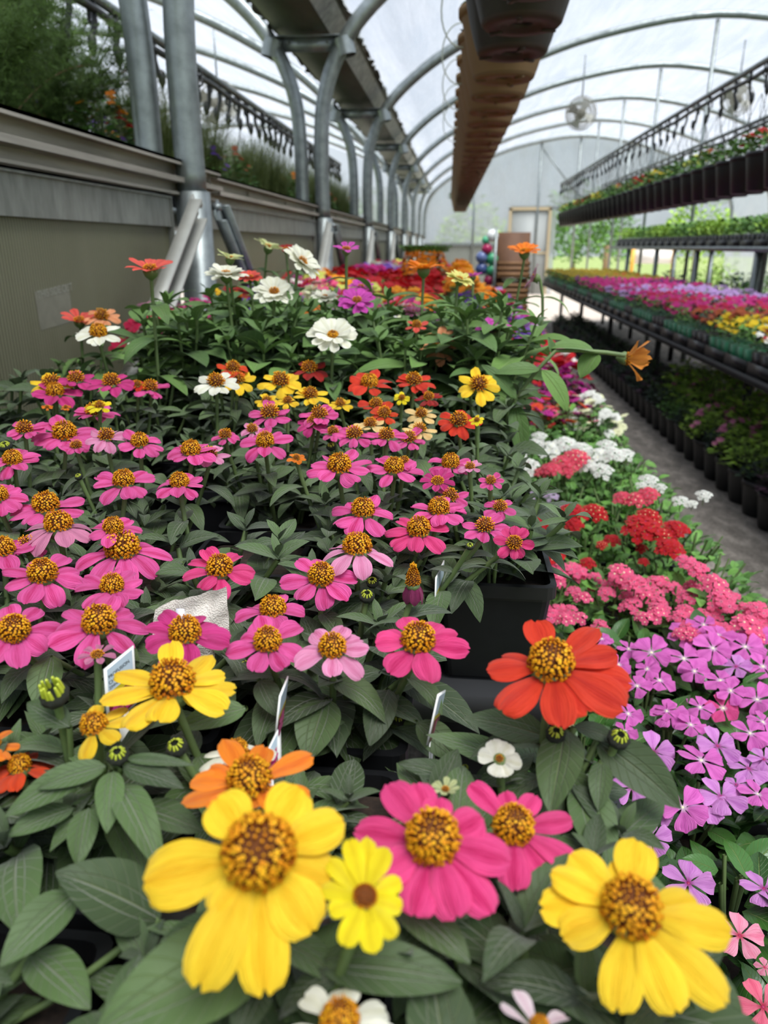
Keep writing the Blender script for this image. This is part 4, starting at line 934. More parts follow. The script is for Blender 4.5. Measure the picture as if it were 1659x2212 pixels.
tl, tr, bl, br = at(604, 1504, .40), at(622, 1460, .42), at(592, 1610, .403), at(612, 1570, .423); plant_tag(tl, tr, bl, br, 'care tag seen almost edge-on above the white bloom')
tl, tr, bl, br = at(573, 1630, .372), at(600, 1576, .377), at(570, 1700, .372), at(597, 1660, .377); plant_tag(tl, tr, bl, br, 'care tag with blue top showing its pointed corner behind orange bloom', [('ZINNIA', .75, .12)])
tl, tr, bl, br = at(941, 1248, .56), at(959, 1210, .59), at(938, 1330, .565), at(953, 1300, .595); plant_tag(tl, tr, bl, br, 'care tag seen edge-on beside the wilted bloom')
tl, tr, bl, br = at(946, 1500, .41), at(962, 1490, .46), at(922, 1610, .413), at(944, 1610, .463); plant_tag(tl, tr, bl, br, 'clear-edged care tag seen edge-on under the hot pink bloom')
tl, tr, bl, br = at(1058, 1038, .74), at(1064, 1036, .76), at(1064, 1120, .745), at(1071, 1118, .765); plant_tag(tl, tr, bl, br, 'thin pale care tag standing among the end pinks')
# stray long zinnia shoot leaning over the path belongs to the end plant: leaves on it come with its stem
# ---------------------------------------------------------------- lower bench: vinca, verbena, mixed bedding
CELL = pot_mesh(.105, .075, 'cell_pot')
VF = [(1412,1625,86,'lilac'),(1515,1643,92,'orchid'),(1550,1612,82,'lilac'),(1620,1584,76,'orchid'),(1447,1543,72,'orchid'),(1492,1566,62,'orchid'),(1562,1530,66,'hotv'),(1635,1512,84,'orchid'),(1357,1542,60,'orchid'),(1365,1702,88,'lilac'),(1475,1745,98,'orchid'),(1527,1738,80,'lilac'),
 (1558,1722,92,'lilac'),(1617,1661,80,'lilac'),(1637,1716,72,'orchid'),(1407,1812,78,'lilac'),(1487,1908,100,'lilac'),(1650,1920,90,'lilac'),(1598,2022,92,'rose'),(1648,2175,100,'salmon'),(1652,2090,40,'rose'),(1477,1423,86,'orchid'),(1407,1410,76,'orchid'),(1610,1398,78,'orchid'),(1540,1401,74,'orchid'),
 (1425,1470,66,'orchid'),(1480,1368,68,'orchid'),(1550,1372,66,'orchid'),(1632,1372,66,'orchid'),(1556,1470,66,'orchid'),(1578,1492,60,'orchid'),(1440,1536,50,'orchid'),(1376,1482,60,'orchid'),(1100,1392,60,'orchid'),(1006,1482,60,'orchid'),(1036,1501,60,'orchid'),(1076,1492,54,'orchid'),(1082,1428,54,'orchid'),
 (1026,1542,46,'orchid'),(1292,1414,54,'orchid'),(1336,1436,54,'orchid'),(990,1520,50,'orchid'),(1130,1460,50,'orchid'),(1358,1402,50,'orchid'),(1300,1380,46,'orchid'),(1648,1440,66,'orchid'),(1500,1450,56,'orchid'),(1140,1360,46,'orchid'),(1590,1440,60,'lilac'),(1650,1640,60,'lilac'),(1590,1695,50,'lilac'),
 (1512,1528,58,'orchid'),(1398,1445,52,'orchid'),(1350,1580,50,'orchid'),(1430,1760,44,'lilac'),(1648,1560,60,'orchid'),(1520,1350,50,'orchid'),(1600,1360,50,'orchid'),(1385,1640,50,'lilac')]
VLEAF = [mound(300 + k, .075, .085, 60, .042, .52, 'vleaf', nu=4, nv=6, up=.5) for k in range(4)]
vx = [.165, .265, .365, .455, .06]; vy = [.32 + .108 * i for i in range(7)]
vcell = {}
rv = random.Random(5)
for i, (x, y, w, c) in enumerate(VF):
    z = .635 + rv.uniform(-.006, .01); p = onz(x, y, z)
    if p.x > .56: p = onx(x, y, .55)
    bi = min(range(5 if .38 < p.y < .62 else 4), key=lambda k: abs(vx[k] - p.x)); bj = min(range(len(vy)), key=lambda k: abs(vy[k] - p.y))
    vcell.setdefault((bj, bi), []).append((p, w, c, i))
for j, Y in enumerate(vy):
    for i, X in enumerate(vx):
        if i == 4 and not .41 < Y < .58: continue
        fl = vcell.get((j, i), [])
        if not fl and not inview((X, Y, .6), 80): continue
        cs = sorted({f[2] for f in fl}); cn = {'orchid': 'orchid pink', 'lilac': 'lilac', 'rose': 'rose pink', 'hotv': 'hot pink', 'salmon': 'salmon pink'}
        txt = ' and '.join(cn[c] for c in cs[:2]) if cs else 'glossy leaved'
        root = empty('vinca_plant', (X, Y, .545), f'{txt} vinca, {ordw(j + 1)} row from the front, {ordw((4, 3, 2, 1, 5)[i])} from the path edge', 'bedding plant', 'vincas on the lower bench')
        link('pot', CELL, root); link('foliage', VLEAF[(i + 2 * j) % 4], root, (0, 0, -.005), Quaternion((0, 0, 1), (i * 2.3 + j * 1.1) % 6.28), rv.uniform(.9, 1.05))
        for p, w, c, k in fl:
            d = (p - EYE).dot(CD); R = w * d / F / 2 * 1.15; r = random.Random(k); n = (Vector((0, 0, 1)) + tocam(p) * r.uniform(.1, .9) + Vector((r.uniform(-.3, .3), r.uniform(-.2, .2), 0))).normalized()
            link('flower', vinca_flower(c, k % 5, w > 70), root, p - root.location, qnormal(n, r.random() * 6.28), R)
# pale pink vincas fill at the edge of the frame handled above; verbenas behind
PKV = ('f86a96', 'f04c7c', 'f4d0dc', None); REDV = ('cc1420', 'a80c14', None, None); CORV = ('e8506a', 'd43450', 'f4c8c8', None); WHV = ('f2f2ec', 'dcdcd0', None, None); LAV = ('c8b4d0', 'a890b8', None, None); PLUM = ('5a1438', '3a0c24', None, None)
MAGV = ('c42c94', 'a01878', None, None); ORG = ('e8502c', 'cc3818', None, None); CRM = ('eeeec8', 'd4d49c', None, None)
def canopy_heads(pts, z, X0, n_extra=0): return pts
HEADS = []   # x, y, w px, colour, z
rh = random.Random(21)
for _ in range(64):    # pink verbena band
    x = rh.uniform(1070, 1655); y = 1232 + (x - 1070) * .12 + rh.uniform(-20, 95) + (12 if x < 1150 else 0)
    HEADS.append((x, y, rh.uniform(38, 56), 'pk', .63))
HEADS += [(1340,1238,60,'pk',.66),(1372,1262,60,'pk',.66),(1505,1235,64,'pk',.66),(1540,1262,60,'pk',.66),(1560,1300,70,'pk',.65),(1480,1215,50,'pk',.66),(1640,1325,70,'pk',.64),(1610,1350,70,'pk',.64),(1235,1235,60,'pk',.64),(1200,1250,60,'pk',.64)]
HEADS += [(1165,1128,80,'rd',.66),(1150,1185,72,'rd',.65),(1182,1196,76,'rd',.65),(1235,1112,76,'rd',.67),(1283,1110,64,'rd',.67),(1238,1135,50,'rd',.66),(1385,1142,96,'rd',.69),(1400,1120,64,'rd',.7),(1458,1145,66,'rd',.68),(1446,1186,70,'rd',.67),(1422,1158,60,'rd',.68),(1125,1120,60,'rd',.66),(1322,1168,42,'rd',.65),(1300,1178,30,'rd',.65),(1268,1218,42,'rd',.64),(1385,1185,32,'rd',.65),(1390,1214,28,'rd',.64)]
HEADS += [(1372,1082,60,'co',.7),(1400,1070,56,'co',.71),(1345,1078,50,'co',.7),(1215,1005,70,'co',.68),(1245,992,66,'co',.69),(1190,1015,50,'co',.68),(1170,1022,40,'co',.67),(1225,1020,40,'co',.67)]
HEADS += [(1135,1010,70,'wh',.66),(1110,1040,40,'wh',.66),(1150,965,60,'wh',.67),(1185,975,70,'wh',.67),(1220,965,70,'wh',.68),(1255,975,60,'wh',.68),(1290,990,70,'wh',.68),(1325,985,60,'wh',.69),(1300,1020,60,'wh',.67),(1350,985,50,'wh',.68),(1270,1010,50,'wh',.67),(1120,980,50,'wh',.67),(1165,945,40,'wh',.67),(1310,965,50,'wh',.69),
          (1400,1040,50,'wh',.70),(1425,1055,36,'wh',.69),(1385,1050,30,'wh',.7),(1520,1072,42,'wh',.70),(1470,1085,44,'wh',.69),(1495,1090,30,'wh',.69),(1135,1080,44,'la',.65),(1160,1090,30,'la',.65),(1190,1075,40,'la',.65),(1145,1062,30,'la',.66),(1215,1090,24,'la',.65)]
HM = {'pk': PKV, 'rd': REDV, 'co': CORV, 'wh': WHV, 'la': LAV}
HN = {'pk': 'bright pink', 'rd': 'red', 'co': 'coral', 'wh': 'white', 'la': 'lavender'}
GLEAF = [mound(320 + k, .10, .10, 90, .028, .55, 'gleaf', nu=2, nv=4, up=.8) for k in range(4)]
bx = [.165, .265, .365, .455]; by = [1.10 + .12 * i for i in range(11)]; hc = {}
for h in HEADS:
    p = onz(h[0], h[1], h[4])
    if p.x > .60: p = onx(h[0], h[1], .60)
    bi = min(range(4), key=lambda k: abs(bx[k] - p.x)); bj = min(range(len(by)), key=lambda k: abs(by[k] - p.y)); hc.setdefault((bj, bi), []).append((p, h))
for j, Y in enumerate(by):
    for i, X in enumerate(bx):
        hs = hc.get((j, i), [])
        if not inview((X, Y, .6), 60): continue
        cs = []
        for p, h in hs:
            if h[3] not in cs: cs.append(h[3])
        txt = ' and '.join(HN[c] for c in cs[:2]) + ' flower heads' if cs else 'leaves only'
        root = empty('verbena_plant', (X, Y, .545), f'verbena with {txt}, {ordw(j + 1)} row behind vincas, {ordw(4 - i)} from the path', 'bedding plant', 'verbenas on the lower bench')
        link('pot', CELL, root); s = rv.uniform(.9, 1.15); link('foliage', GLEAF[(i + 3 * j) % 4], root, (0, 0, -.005), Quaternion((0, 0, 1), (i + j * 2.1) % 6.28), s)
        for k, (p, h) in enumerate(hs):
            d = (p - EYE).dot(CD); R = h[2] * d / F / 2; dn = {'pk': 7, 'rd': 16, 'co': 14, 'wh': 12, 'la': 9}[h[3]]
            n = (Vector((0, 0, 1)) + tocam(p) * .5).normalized()
            link('flower_head', head_mesh(HM[h[3]], (i + j + k) % 3, dn, .42 if dn < 9 else .3), root, p - root.location, qnormal(n, k * 1.3), R)
# mixed pots further along the lower bench and the raised bench
def C(*h): return [(a, b, None, None) for a, b in h]
PAL = {'snap': [MAGV, PKV, ORG, REDV, LAV][:4], 'white': [WHV, CRM], 'plum': [PLUM, PLUM, MAGV], 'red': [REDV], 'pink': [PKV, MAGV], 'pinkwhite': [PKV, WHV, REDV], 'purple': C(('6a3aa8', '4c2488'), ('8c5cc0', '6c3ca0')), 'orange': C(('f2900c', 'e06c04'), ('f6a818', 'e88808')),
       'yellow': C(('e8c81c', 'd0a808')), 'mustard': C(('a8901c', '8c7410')), 'lilac': C(('c9a4dc', 'ac84c4')), 'crimson': C(('c41448', '980c34')), 'mag': C(('cc2484', 'a81464')), 'mix': [PKV, REDV, WHV, MAGV], 'lime': C(('dce070', 'c4c850')), 'rust': C(('b85a2c', '94401c')), 'redwhite': [REDV, WHV], 'dpurple': C(('7c2878', '5c185c'))}
PN = {'snap': 'magenta, pink and orange', 'white': 'white', 'plum': 'dark plum', 'red': 'red', 'pink': 'pink', 'pinkwhite': 'pink, white and red', 'purple': 'purple', 'orange': 'orange', 'yellow': 'yellow', 'mustard': 'mustard yellow', 'lilac': 'pale lilac', 'crimson': 'crimson', 'mag': 'magenta', 'mix': 'mixed pink and red', 'lime': 'pale lime', 'rust': 'rust', 'redwhite': 'red and white', 'dpurple': 'deep purple'}
_bl = {}
def blooms(pal, seed, rad=.09, hgt=.12, n=22, R=.02, kind='small'):
    k = (pal, seed, rad, n, kind)
    if k not in _bl: _bl[k] = scatter_blooms(seed, rad, hgt, n, R, PAL[pal], kind)
    return _bl[k]
MND = {m: [mound(340 + k, .085, .11, 60, .035, .5, m, nu=2, nv=3) for k in range(3)] for m in ('gleaf', 'lleaf', 'dleaf', 'pleaf')}
lowmap = [(2.36, ['snap', 'snap', 'snap', 'white'], 'gleaf', .02, 'ruffle'), (2.50, ['red', 'snap', 'pink', 'white'], 'gleaf', .02, 'ruffle'), (2.66, ['', '', 'plum', 'plum'], 'gleaf', .018, 'small'), (2.82, ['', '', 'plum', 'plum'], 'pleaf', .018, 'small'), (3.0, ['', 'red', 'plum', 'plum'], 'dleaf', .022, 'small'),
          (3.2, ['redwhite', 'red', 'redwhite', 'red'], 'gleaf', .028, 'small'), (3.4, ['pinkwhite', 'pinkwhite', 'red', 'redwhite'], 'gleaf', .03, 'small'), (3.65, ['pink', 'pinkwhite', 'pinkwhite', 'pink'], 'gleaf', .03, 'small'), (3.95, ['pink', 'purple', 'pink', 'pinkwhite'], 'gleaf', .03, 'small'), (4.25, ['purple', 'red', 'purple', 'purple'], 'gleaf', .03, 'small')]
Y = 4.5; q = ['purple', 'red', 'lilac', 'mix', 'purple', 'pink', '', 'crimson']
k = 0
while Y < 8.6: lowmap.append((Y, [q[(k + i * 3) % 8] for i in range(4)], 'dleaf' if k % 2 else 'gleaf', .03, 'small')); Y += .24; k += 1
for j, (Y, cs, lf, R, kd) in enumerate(lowmap):
    for i, X in enumerate(bx):
        c = cs[i]; s = 1.0 if Y < 3 else 1.25
        if j < 2: s = 1.15
        root = empty('bedding_plant', (X, Y, .545), f"bedding plant {'with ' + PN[c] + ' blooms' if c else 'with leaves only'}, {ordw(j + 1)} row behind the verbenas, {ordw(4 - i)} from path", 'bedding plant', 'mixed bedding on the lower bench')
        link('pot', CELL, root); link('foliage', MND[lf][(i + j) % 3], root, (0, 0, 0), Quaternion((0, 0, 1), i + j), s)
        if c:
            b = link('blooms', blooms(c, j % 3, n=26 if kd == 'small' else 20, R=R if Y > 3 else .02, kind=kd), root, (0, 0, 0), Quaternion((0, 0, 1), i * 1.7 + j), s); b['kind'] = 'stuff'
# raised bench beyond the zinnias: pots with blooms reaching about eye level
def bedpot(X, Y, z, c, lf, lab, s=1.3, hgt=.86, n=26, R=.024, kd='small', name='bedding_plant', group='bedding plants further along the raised bench'):
    root = empty(name, (X, Y, z), lab, 'bedding plant', group); link('pot', POT, root)
    link('foliage', MND[lf][int(X * 10 + Y * 7) % 3], root, (0, 0, 0), Quaternion((0, 0, 1), X * 9 + Y * 5), s)
    if c: b = link('blooms', blooms(c, int(Y * 3) % 3, n=n, R=R, kind=kd), root, (0, 0, .0), Quaternion((0, 0, 1), X * 7 + Y * 3), s); b['kind'] = 'stuff'
    return root
ry = 1.78; j = 0; pr = ['pink', '', 'red', 'white', 'mag', 'lime', 'purple', 'red', 'pinkwhite', 'mag', 'orange', 'lilac', 'crimson']
while ry < 7.6:
    xs_ = [.03, -.16, -.35, -.54, -.73]
    for i, X in enumerate(xs_):
        c = pr[(j * 5 + i * 3) % len(pr)]
        if X > -.05 and 2.5 < ry: c = 'purple' if ry < 3.4 else 'orange'
        elif -.4 < X <= -.1 and 3.0 < ry < 5: c = 'red'
        c2 = PN[c] + ' blooms' if c else 'leaves only'
        bedpot(X, ry, .86, c, ['gleaf', 'dleaf', 'gleaf', 'lleaf'][(i + j) % 4], f'bedding plant with {c2}, {ordw(j + 1)} row behind tall zinnias, {ordw(5 - i)} from wall', s=(1.15 if ry < 2.6 else 1.3) - (.45 if X > -.05 and ry < 3.4 else 0), n=30, R=.02)
    ry += .21 if ry < 3 else .3; j += 1
# marigold display, dense orange domes with a green crown on the farther one
for nm, (x, y, yy), Rr, hh, col, lab in (('marigold_dome', (916, 600, 4.6), .155, .2, 'orange', 'broad dome of orange marigolds topped with green foliage, near the wall'), ('marigold_dome', (1030, 672, 4.3), .14, .18, 'orange', 'stepped mound of orange marigolds beside the aisle')):
    p = ony(x, y, yy); e = empty(nm, (p.x, p.y, p.z - .02), lab, 'marigolds'); 
    link('foliage', mound(7, Rr * 1.05, hh * .85, 260, .03, .4, 'gleaf'), e)
    mb = MB(); r = random.Random(int(x))
    for i in range(170):
        a = r.random() * 6.28; qz = r.random() ** .7; q = 1 - .35 * qz; P_ = (cos(a) * q * Rr, sin(a) * q * Rr, hh * (.15 + qz * .7)); smallflower(mb, P_, (cos(a) * .7, sin(a) * .7, .8), .02, r, 8, 0, .9, .6, 2, 2)
    b = link('blooms', mb.mesh('blooms', [petal_mat(*PAL['orange'][r.randrange(2)])]), e); b['kind'] = 'stuff'
    mb2 = MB(); 
    for i in range(380):
        a = r.random() * 6.28; q = sqrt(r.random()) * .9; leaf(mb2, frame((cos(a) * q * Rr, sin(a) * q * Rr, hh * .82), a, 1.2 + r.uniform(-.3, .3)), .045, .01, nu=1, nv=3, rng=r)
    if x < 1000: link('leafy_crown', mb2.mesh('leafy_crown', [M['gleaf']]), e)
    mb = MB(); mb.lathe([(.02, -.28), (Rr * .7, -.28), (Rr * .9, 0), (.01, 0)], 20); link('pot', mb.mesh('pot', [M['black']]), e)

# ---------------------------------------------------------------- right bench: trays of bedding plants
TL, TWd = .30, .50
def tray_mesh():
    mb = MB(); a, b = TWd / 2 * .98, TL / 2 * .98
    for (x0, y0, x1, y1) in ((-a, -b, a, -b + .004), (-a, b - .004, a, b), (-a, -b, -a + .004, b), (a - .004, -b, a, b)): mb.box((x0, y0, 0), (x1, y1, .055))
    mb.box((-a, -b, 0), (a, b, .004)); return mb.mesh('tray', [M['black']])
def cells_mesh(mat):
    mb = MB(); a, b = TWd / 2 * .95, TL / 2 * .95; nx, ny = 5, 3
    for i in range(nx):
        for j in range(ny):
            x = -a + (i + .5) * 2 * a / nx; y = -b + (j + .5) * 2 * b / ny; w = a / nx * .94; v = b / ny * .94; mb.add([(x - w * .8, y - v * .8, .006), (x + w * .8, y - v * .8, .006), (x + w * .8, y + v * .8, .006), (x - w * .8, y + v * .8, .006), (x - w, y - v, .1), (x + w, y - v, .1), (x + w, y + v, .1), (x - w, y + v, .1)], [(0, 3, 2, 1), (4, 5, 6, 7), (0, 1, 5, 4), (1, 2, 6, 5), (2, 3, 7, 6), (3, 0, 4, 7)])
    return mb.mesh('cell_pack', [mat])
TM = tray_mesh(); CG = cells_mesh(M['green_tray']); CB = cells_mesh(M['black'])
def tray_fol(seed, mat, n=330, hgt=.1, L=.035):
    r = random.Random(seed); mb = MB()
    for i in range(n):
        x = r.uniform(-.48, .48) * TWd; y = r.uniform(-.48, .48) * TL; z = .09 + hgt * r.uniform(.1, 1); ll = L * r.uniform(.7, 1.3)
        leaf(mb, frame((x, y, z), r.random() * 6.28, r.uniform(-.1, 1.1)), ll, ll * .5, nu=2, nv=3, rng=r)
    return mb.mesh('tray_leaves', [M[mat]])
def tray_blm(seed, pal, n=84, hgt=.10, R=.022):
    r = random.Random(seed); mb = MB(); cols = PAL[pal]
    for i in range(n):
        x = r.uniform(-.48, .48) * TWd; y = r.uniform(-.48, .48) * TL
        smallflower(mb, (x, y, .09 + hgt + r.uniform(-.04, .03)), (r.uniform(-.5, .5), r.uniform(-.9, .2), 1), R * r.uniform(.8, 1.2), r, 5, r.randrange(len(cols)), .15)
    return mb.mesh('tray_blooms', [petal_mat(*c) for c in cols])
TF = {m: [tray_fol(500 + k, m) for k in range(2)] for m in ('gleaf', 'dleaf', 'lleaf')}; TB = {}
nrow = 33; ty = [2.45 + .305 * i for i in range(32)]; tx = [1.56, 2.07, 2.40]
def tcol(i, j):
    Yj = ty[j]
    T0 = ['redwhite', 'redwhite', 'redwhite', 'redwhite', 'yellow', 'yellow', 'rust', 'crimson', 'mag', 'crimson', 'mag', 'crimson', 'mag', 'lilac', 'mag', 'lilac', 'mag', 'mag', 'mag', 'mag', 'mag', 'dpurple', 'mustard', 'mustard', 'mustard', 'mustard', 'mustard', 'mustard', 'mustard', 'mustard', 'mustard', 'mustard']
    T1 = ['', 'redwhite', 'crimson', 'dpurple', 'red', 'crimson', 'crimson', 'mag', 'crimson', 'mag', 'mag', 'lilac', 'lilac', 'lilac', 'lilac', 'lilac', 'mag', 'mag', 'dpurple', 'mag', 'mag', 'mustard', 'mustard', 'mustard', 'rust', 'mustard', 'mustard', 'mustard', 'mustard', 'mustard', 'mustard', 'mustard']
    return (T0, T1)[i][j]
for i in range(2):
    for j, Y in enumerate(ty):
        c = tcol(i, j); lab = f"tray of {PN[c] + ' flowers' if c else 'leafy plants'} across the path, {'path-side' if i == 0 else 'inner'} line, {ordw(j + 1)} from camera"
        e = empty('flower_tray', (tx[i], Y, .602), lab, 'plant tray', 'flower trays on the bench across the path')
        link('tray', TM, e); link('cell_pack', CG if (j + i) % 3 else CB, e); link('foliage', TF['gleaf' if j % 3 else 'dleaf'][j % 2], e)
        if c:
            k = (c, j % 2)
            if k not in TB: TB[k] = tray_blm(700 + j, c)
            link('blooms', TB[k], e)['kind'] = 'stuff'
# floor pots under that bench
RP = rpot_mesh(.085, .16, M['black'], 18)
FM = [mound(360 + k, .13, .16, 90, .05, .5, m, nu=2, nv=3) for k, m in enumerate(('dleaf', 'dleaf', 'pleaf'))] + [mound(370, .15, .2, 150, .045, .4, 'lleaf', nu=2, nv=3), mound(371, .14, .17, 110, .04, .5, 'gleaf', nu=2, nv=3)]
ZB = scatter_blooms(9, .12, .2, 16, .02, C(('c47898', 'a85878')))
for i, X in enumerate((1.39, 1.59, 1.79)):
    for j in range(46):
        Y = 2.2 + j * .185 + (i % 2) * .09
        if i == 2 and Y > 6: continue
        kind = 3 if (3.3 < Y < 5.4 and i >= 1) or (3.2 < Y < 4.5 and i == 0 and j % 3) else (j * 7 + i) % 3
        if 4.5 < Y < 4.9 and i == 0: kind = 4
        ln = ['dark green', 'dark green', 'purple', 'lime green', 'mid green'][kind]
        e = empty('potted_plant', (X, Y, 0), f"{ln} leafy plant in round black pot on floor, {('path-edge', 'middle', 'inner')[i]} row, {ordw(j + 1)} from camera", 'potted plant', 'black pots on the floor under the bench')
        link('pot', RP, e); link('foliage', FM[kind], e, (0, 0, .15), Quaternion((0, 0, 1), j + i), (1.35 if kind == 3 else .95) if i else .8)
        if kind == 3 and j % 2 == 0: link('blooms', ZB, e, (0, 0, .15))['kind'] = 'stuff'
# ---------------------------------------------------------------- hanging black pots with drip line
HP = rpot_mesh(.115, .19, M['black'], 20, .01); HF = [mound(380 + k, .13, .11, 80, .045, .5, 'gleaf', nu=2, nv=3) for k in range(3)]
WM = MB()
for k in range(3):
    a = k * 2.09 + .3; WM.tube([(.11 * cos(a), .11 * sin(a), .19), (.06 * cos(a), .06 * sin(a), .36), (0, 0, .50)], .0016, 4, cap=False)
WMm = WM.mesh('wire_hanger', [M['wire']])
HX = 1.60; hp = ['', 'yellow', 'yellow', '', 'red', 'red', 'lime', '', 'cor', 'cor', '', 'lime', 'red', '', 'yellow', 'yellow']
for j in range(36):
    Y = 3.7 + j * .245; c = ['', 'yellow', 'lime', 'red', 'red', '', '', 'rust', 'lime', '', ''][j % 11]
    e = empty('hanging_pot', (HX, Y, 1.42), f"black hanging pot {'with ' + PN[c] + ' blooms' if c else 'with leaves only'} over the bench, {ordw(j + 1)} from camera", 'hanging pot', 'black hanging pots over the bench')
    link('pot', HP, e); link('foliage', HF[j % 3], e, (0, 0, .18), Quaternion((0, 0, 1), j), (1.05, 1.05, 1.25)); link('wire_hanger', WMm, e)
    if c: link('blooms', blooms(c, j % 3, rad=.09, hgt=.1, n=7, R=.032, kind='ruffle'), e, (0, 0, .2))['kind'] = 'stuff'
def dripline(X, Y0, Y1, Z, step, lab, grp, sp=None, big=1., slack=.02):
    e = empty('drip_line', (X, (Y0 + Y1) / 2, Z), lab, 'drip line', grp); L = Y1 - Y0; mb = MB(); n = int(L / .15)
    mb.tube([(.006 * sin(i * 1.3), -L / 2 + L * i / n, .02 * sin(i * pi / 6) * slack * 10) for i in range(n + 1)], .013 * big, 7); link('supply_tube', mb.mesh('supply_tube', [M['drip']]), e)
    mb = MB(); mb.tube([(0, -L / 2, .045), (0, L / 2, .045)], .016 * big, 8); link('support_pipe', mb.mesh('support_pipe', [M['galv']]), e)
    em = MB(); em.tube([(0, 0, .04), (.0, .0, -.03), (.01, .01, -.07), (0, .02, -.1)], .008 * big, 6); em.lathe([(.004, -.12), (.014, -.10), (.014, -.07), (.005, -.06)], 8, 0, c=(0, .02, 0)); em.tube([(-.012, 0, .05), (.02, 0, .03), (.022, 0, -.02), (0, 0, -.035)], .005 * big, 5)
    em.tube([(0, .02, -.11), (.02, .03, -.2), (.03, .0, -.32)], .0025, 4, cap=False); m = em.mesh('emitter', [M['drip']])
    k = 0; y = -L / 2 + step / 2
    while y < L / 2 and k < 60: link('emitter', m, e, (0, y, -.01), Quaternion((0, 0, 1), k * .7), big); y += step; k += 1
dripline(1.60, 3.3, 13.1, 2.03, .245, 'black drip line with hanging emitters above the black hanging pots', 'drip lines')
dripline(2.25, 4.2, 13.1, 2.0, .3, 'second black drip line farther behind the hanging pots', 'drip lines', slack=.06)
dripline(-1.42, 2.3, 9.5, 2.0, .2, 'black drip line with fat emitters in the neighbouring bay', 'drip lines', big=1.25)
# ---------------------------------------------------------------- overhead brown baskets
def basket_mesh(mat, mat2):
    mb = MB(); mod = lambda th, z: 1 + .012 * cos(th * 20) if .02 < z < .17 else 1
    mb.lathe([(.028, .012), (.03, .004), (.05, .006), (.055, .0), (.092, .0), (.098, .006), (.10, .012)], 32, 1); mb.lathe([(.001, .016), (.028, .012)], 32, 2)
    mb.lathe([(.10, .012), (.106, .03), (.118, .07), (.13, .12), (.141, .17), (.142, .176), (.152, .178), (.153, .2), (.146, .2), (.144, .18), (.001, .175)], 48, 0, mod)
    for k in range(3):
        a = k * 2.09; mb.obox((.075 * cos(a), .075 * sin(a), -.002), (.018 * cos(a), .018 * sin(a), 0), (-.006 * sin(a), .006 * cos(a), 0), (0, 0, .003), 1)
    return mb.mesh('basket', [mat, mat2, M['black']])
BB = basket_mesh(M['brownpot'], plain('basket_base_brown', '84694c', .6, trans=.3)); BD = basket_mesh(M['darkpot'], plain('basket_base_dark', '33221c', .6))
BF = [mound(400 + k, .175, .14, 90, .05, .5, ('gleaf', 'dleaf')[k % 2], nu=2, nv=3, up=.2) for k in range(3)]
BH = MB()
for k in range(3):
    a = k * 2.09 + .5; BH.tube([(.15 * cos(a), .15 * sin(a), .19), (.07 * cos(a), .07 * sin(a), .42), (0, 0, .66)], .0018, 4, cap=False)
BHm = BH.mesh('wire_hanger', [M['wire']])
for j in range(35):
    Y = 1.85 + .29 * j if j < 3 else 2.77 + (j - 3) * .325; X = .14 - .012 * (Y - 1.9)
    e = empty('hanging_basket', (X, Y, 1.655), f"{'near-black' if j < 3 else 'brown'} plastic hanging basket overhead, {ordw(j + 1)} from the camera in its row", 'hanging basket', 'hanging baskets in the overhead row')
    link('basket', BD if j < 3 else BB, e, rot=Quaternion((0, 0, 1), j * .4)); link('foliage', BF[j % 3], e, (0, 0, .17), Quaternion((0, 0, 1), j * 1.7), .85 if j < 30 else 1.05); link('wire_hanger', BHm, e)
mb = MB(); mb.tube([(.2, 1.0, 2.34), (-.01, 13.5, 2.34)], .018, 8); thing('basket_rail', mb.mesh('basket_rail', [M['galv']]), 'thin steel pipe carrying the overhead baskets', 'rail')
for j in range(7):   # thin loops of clear tubing beside the baskets
    Y = 1.75 + j * .64; mb = MB(); pts = []
    for k in range(17):
        t = k / 16; a = -pi * .55 + t * pi * 1.25; pts.append((-.11 - .085 * cos(a), .02 * sin(a), .10 - .13 * sin(a) + t * .05))
    mb.tube(pts, .0028, 6, cap=False)
    thing('tubing_loop', mb.mesh('tubing_loop', [M['clear']]), f'thin clear watering tube looping down beside baskets, {ordw(j + 1)} from camera', 'tube', (.16 - .0165 * Y, Y, 1.80), 'watering tube loops')
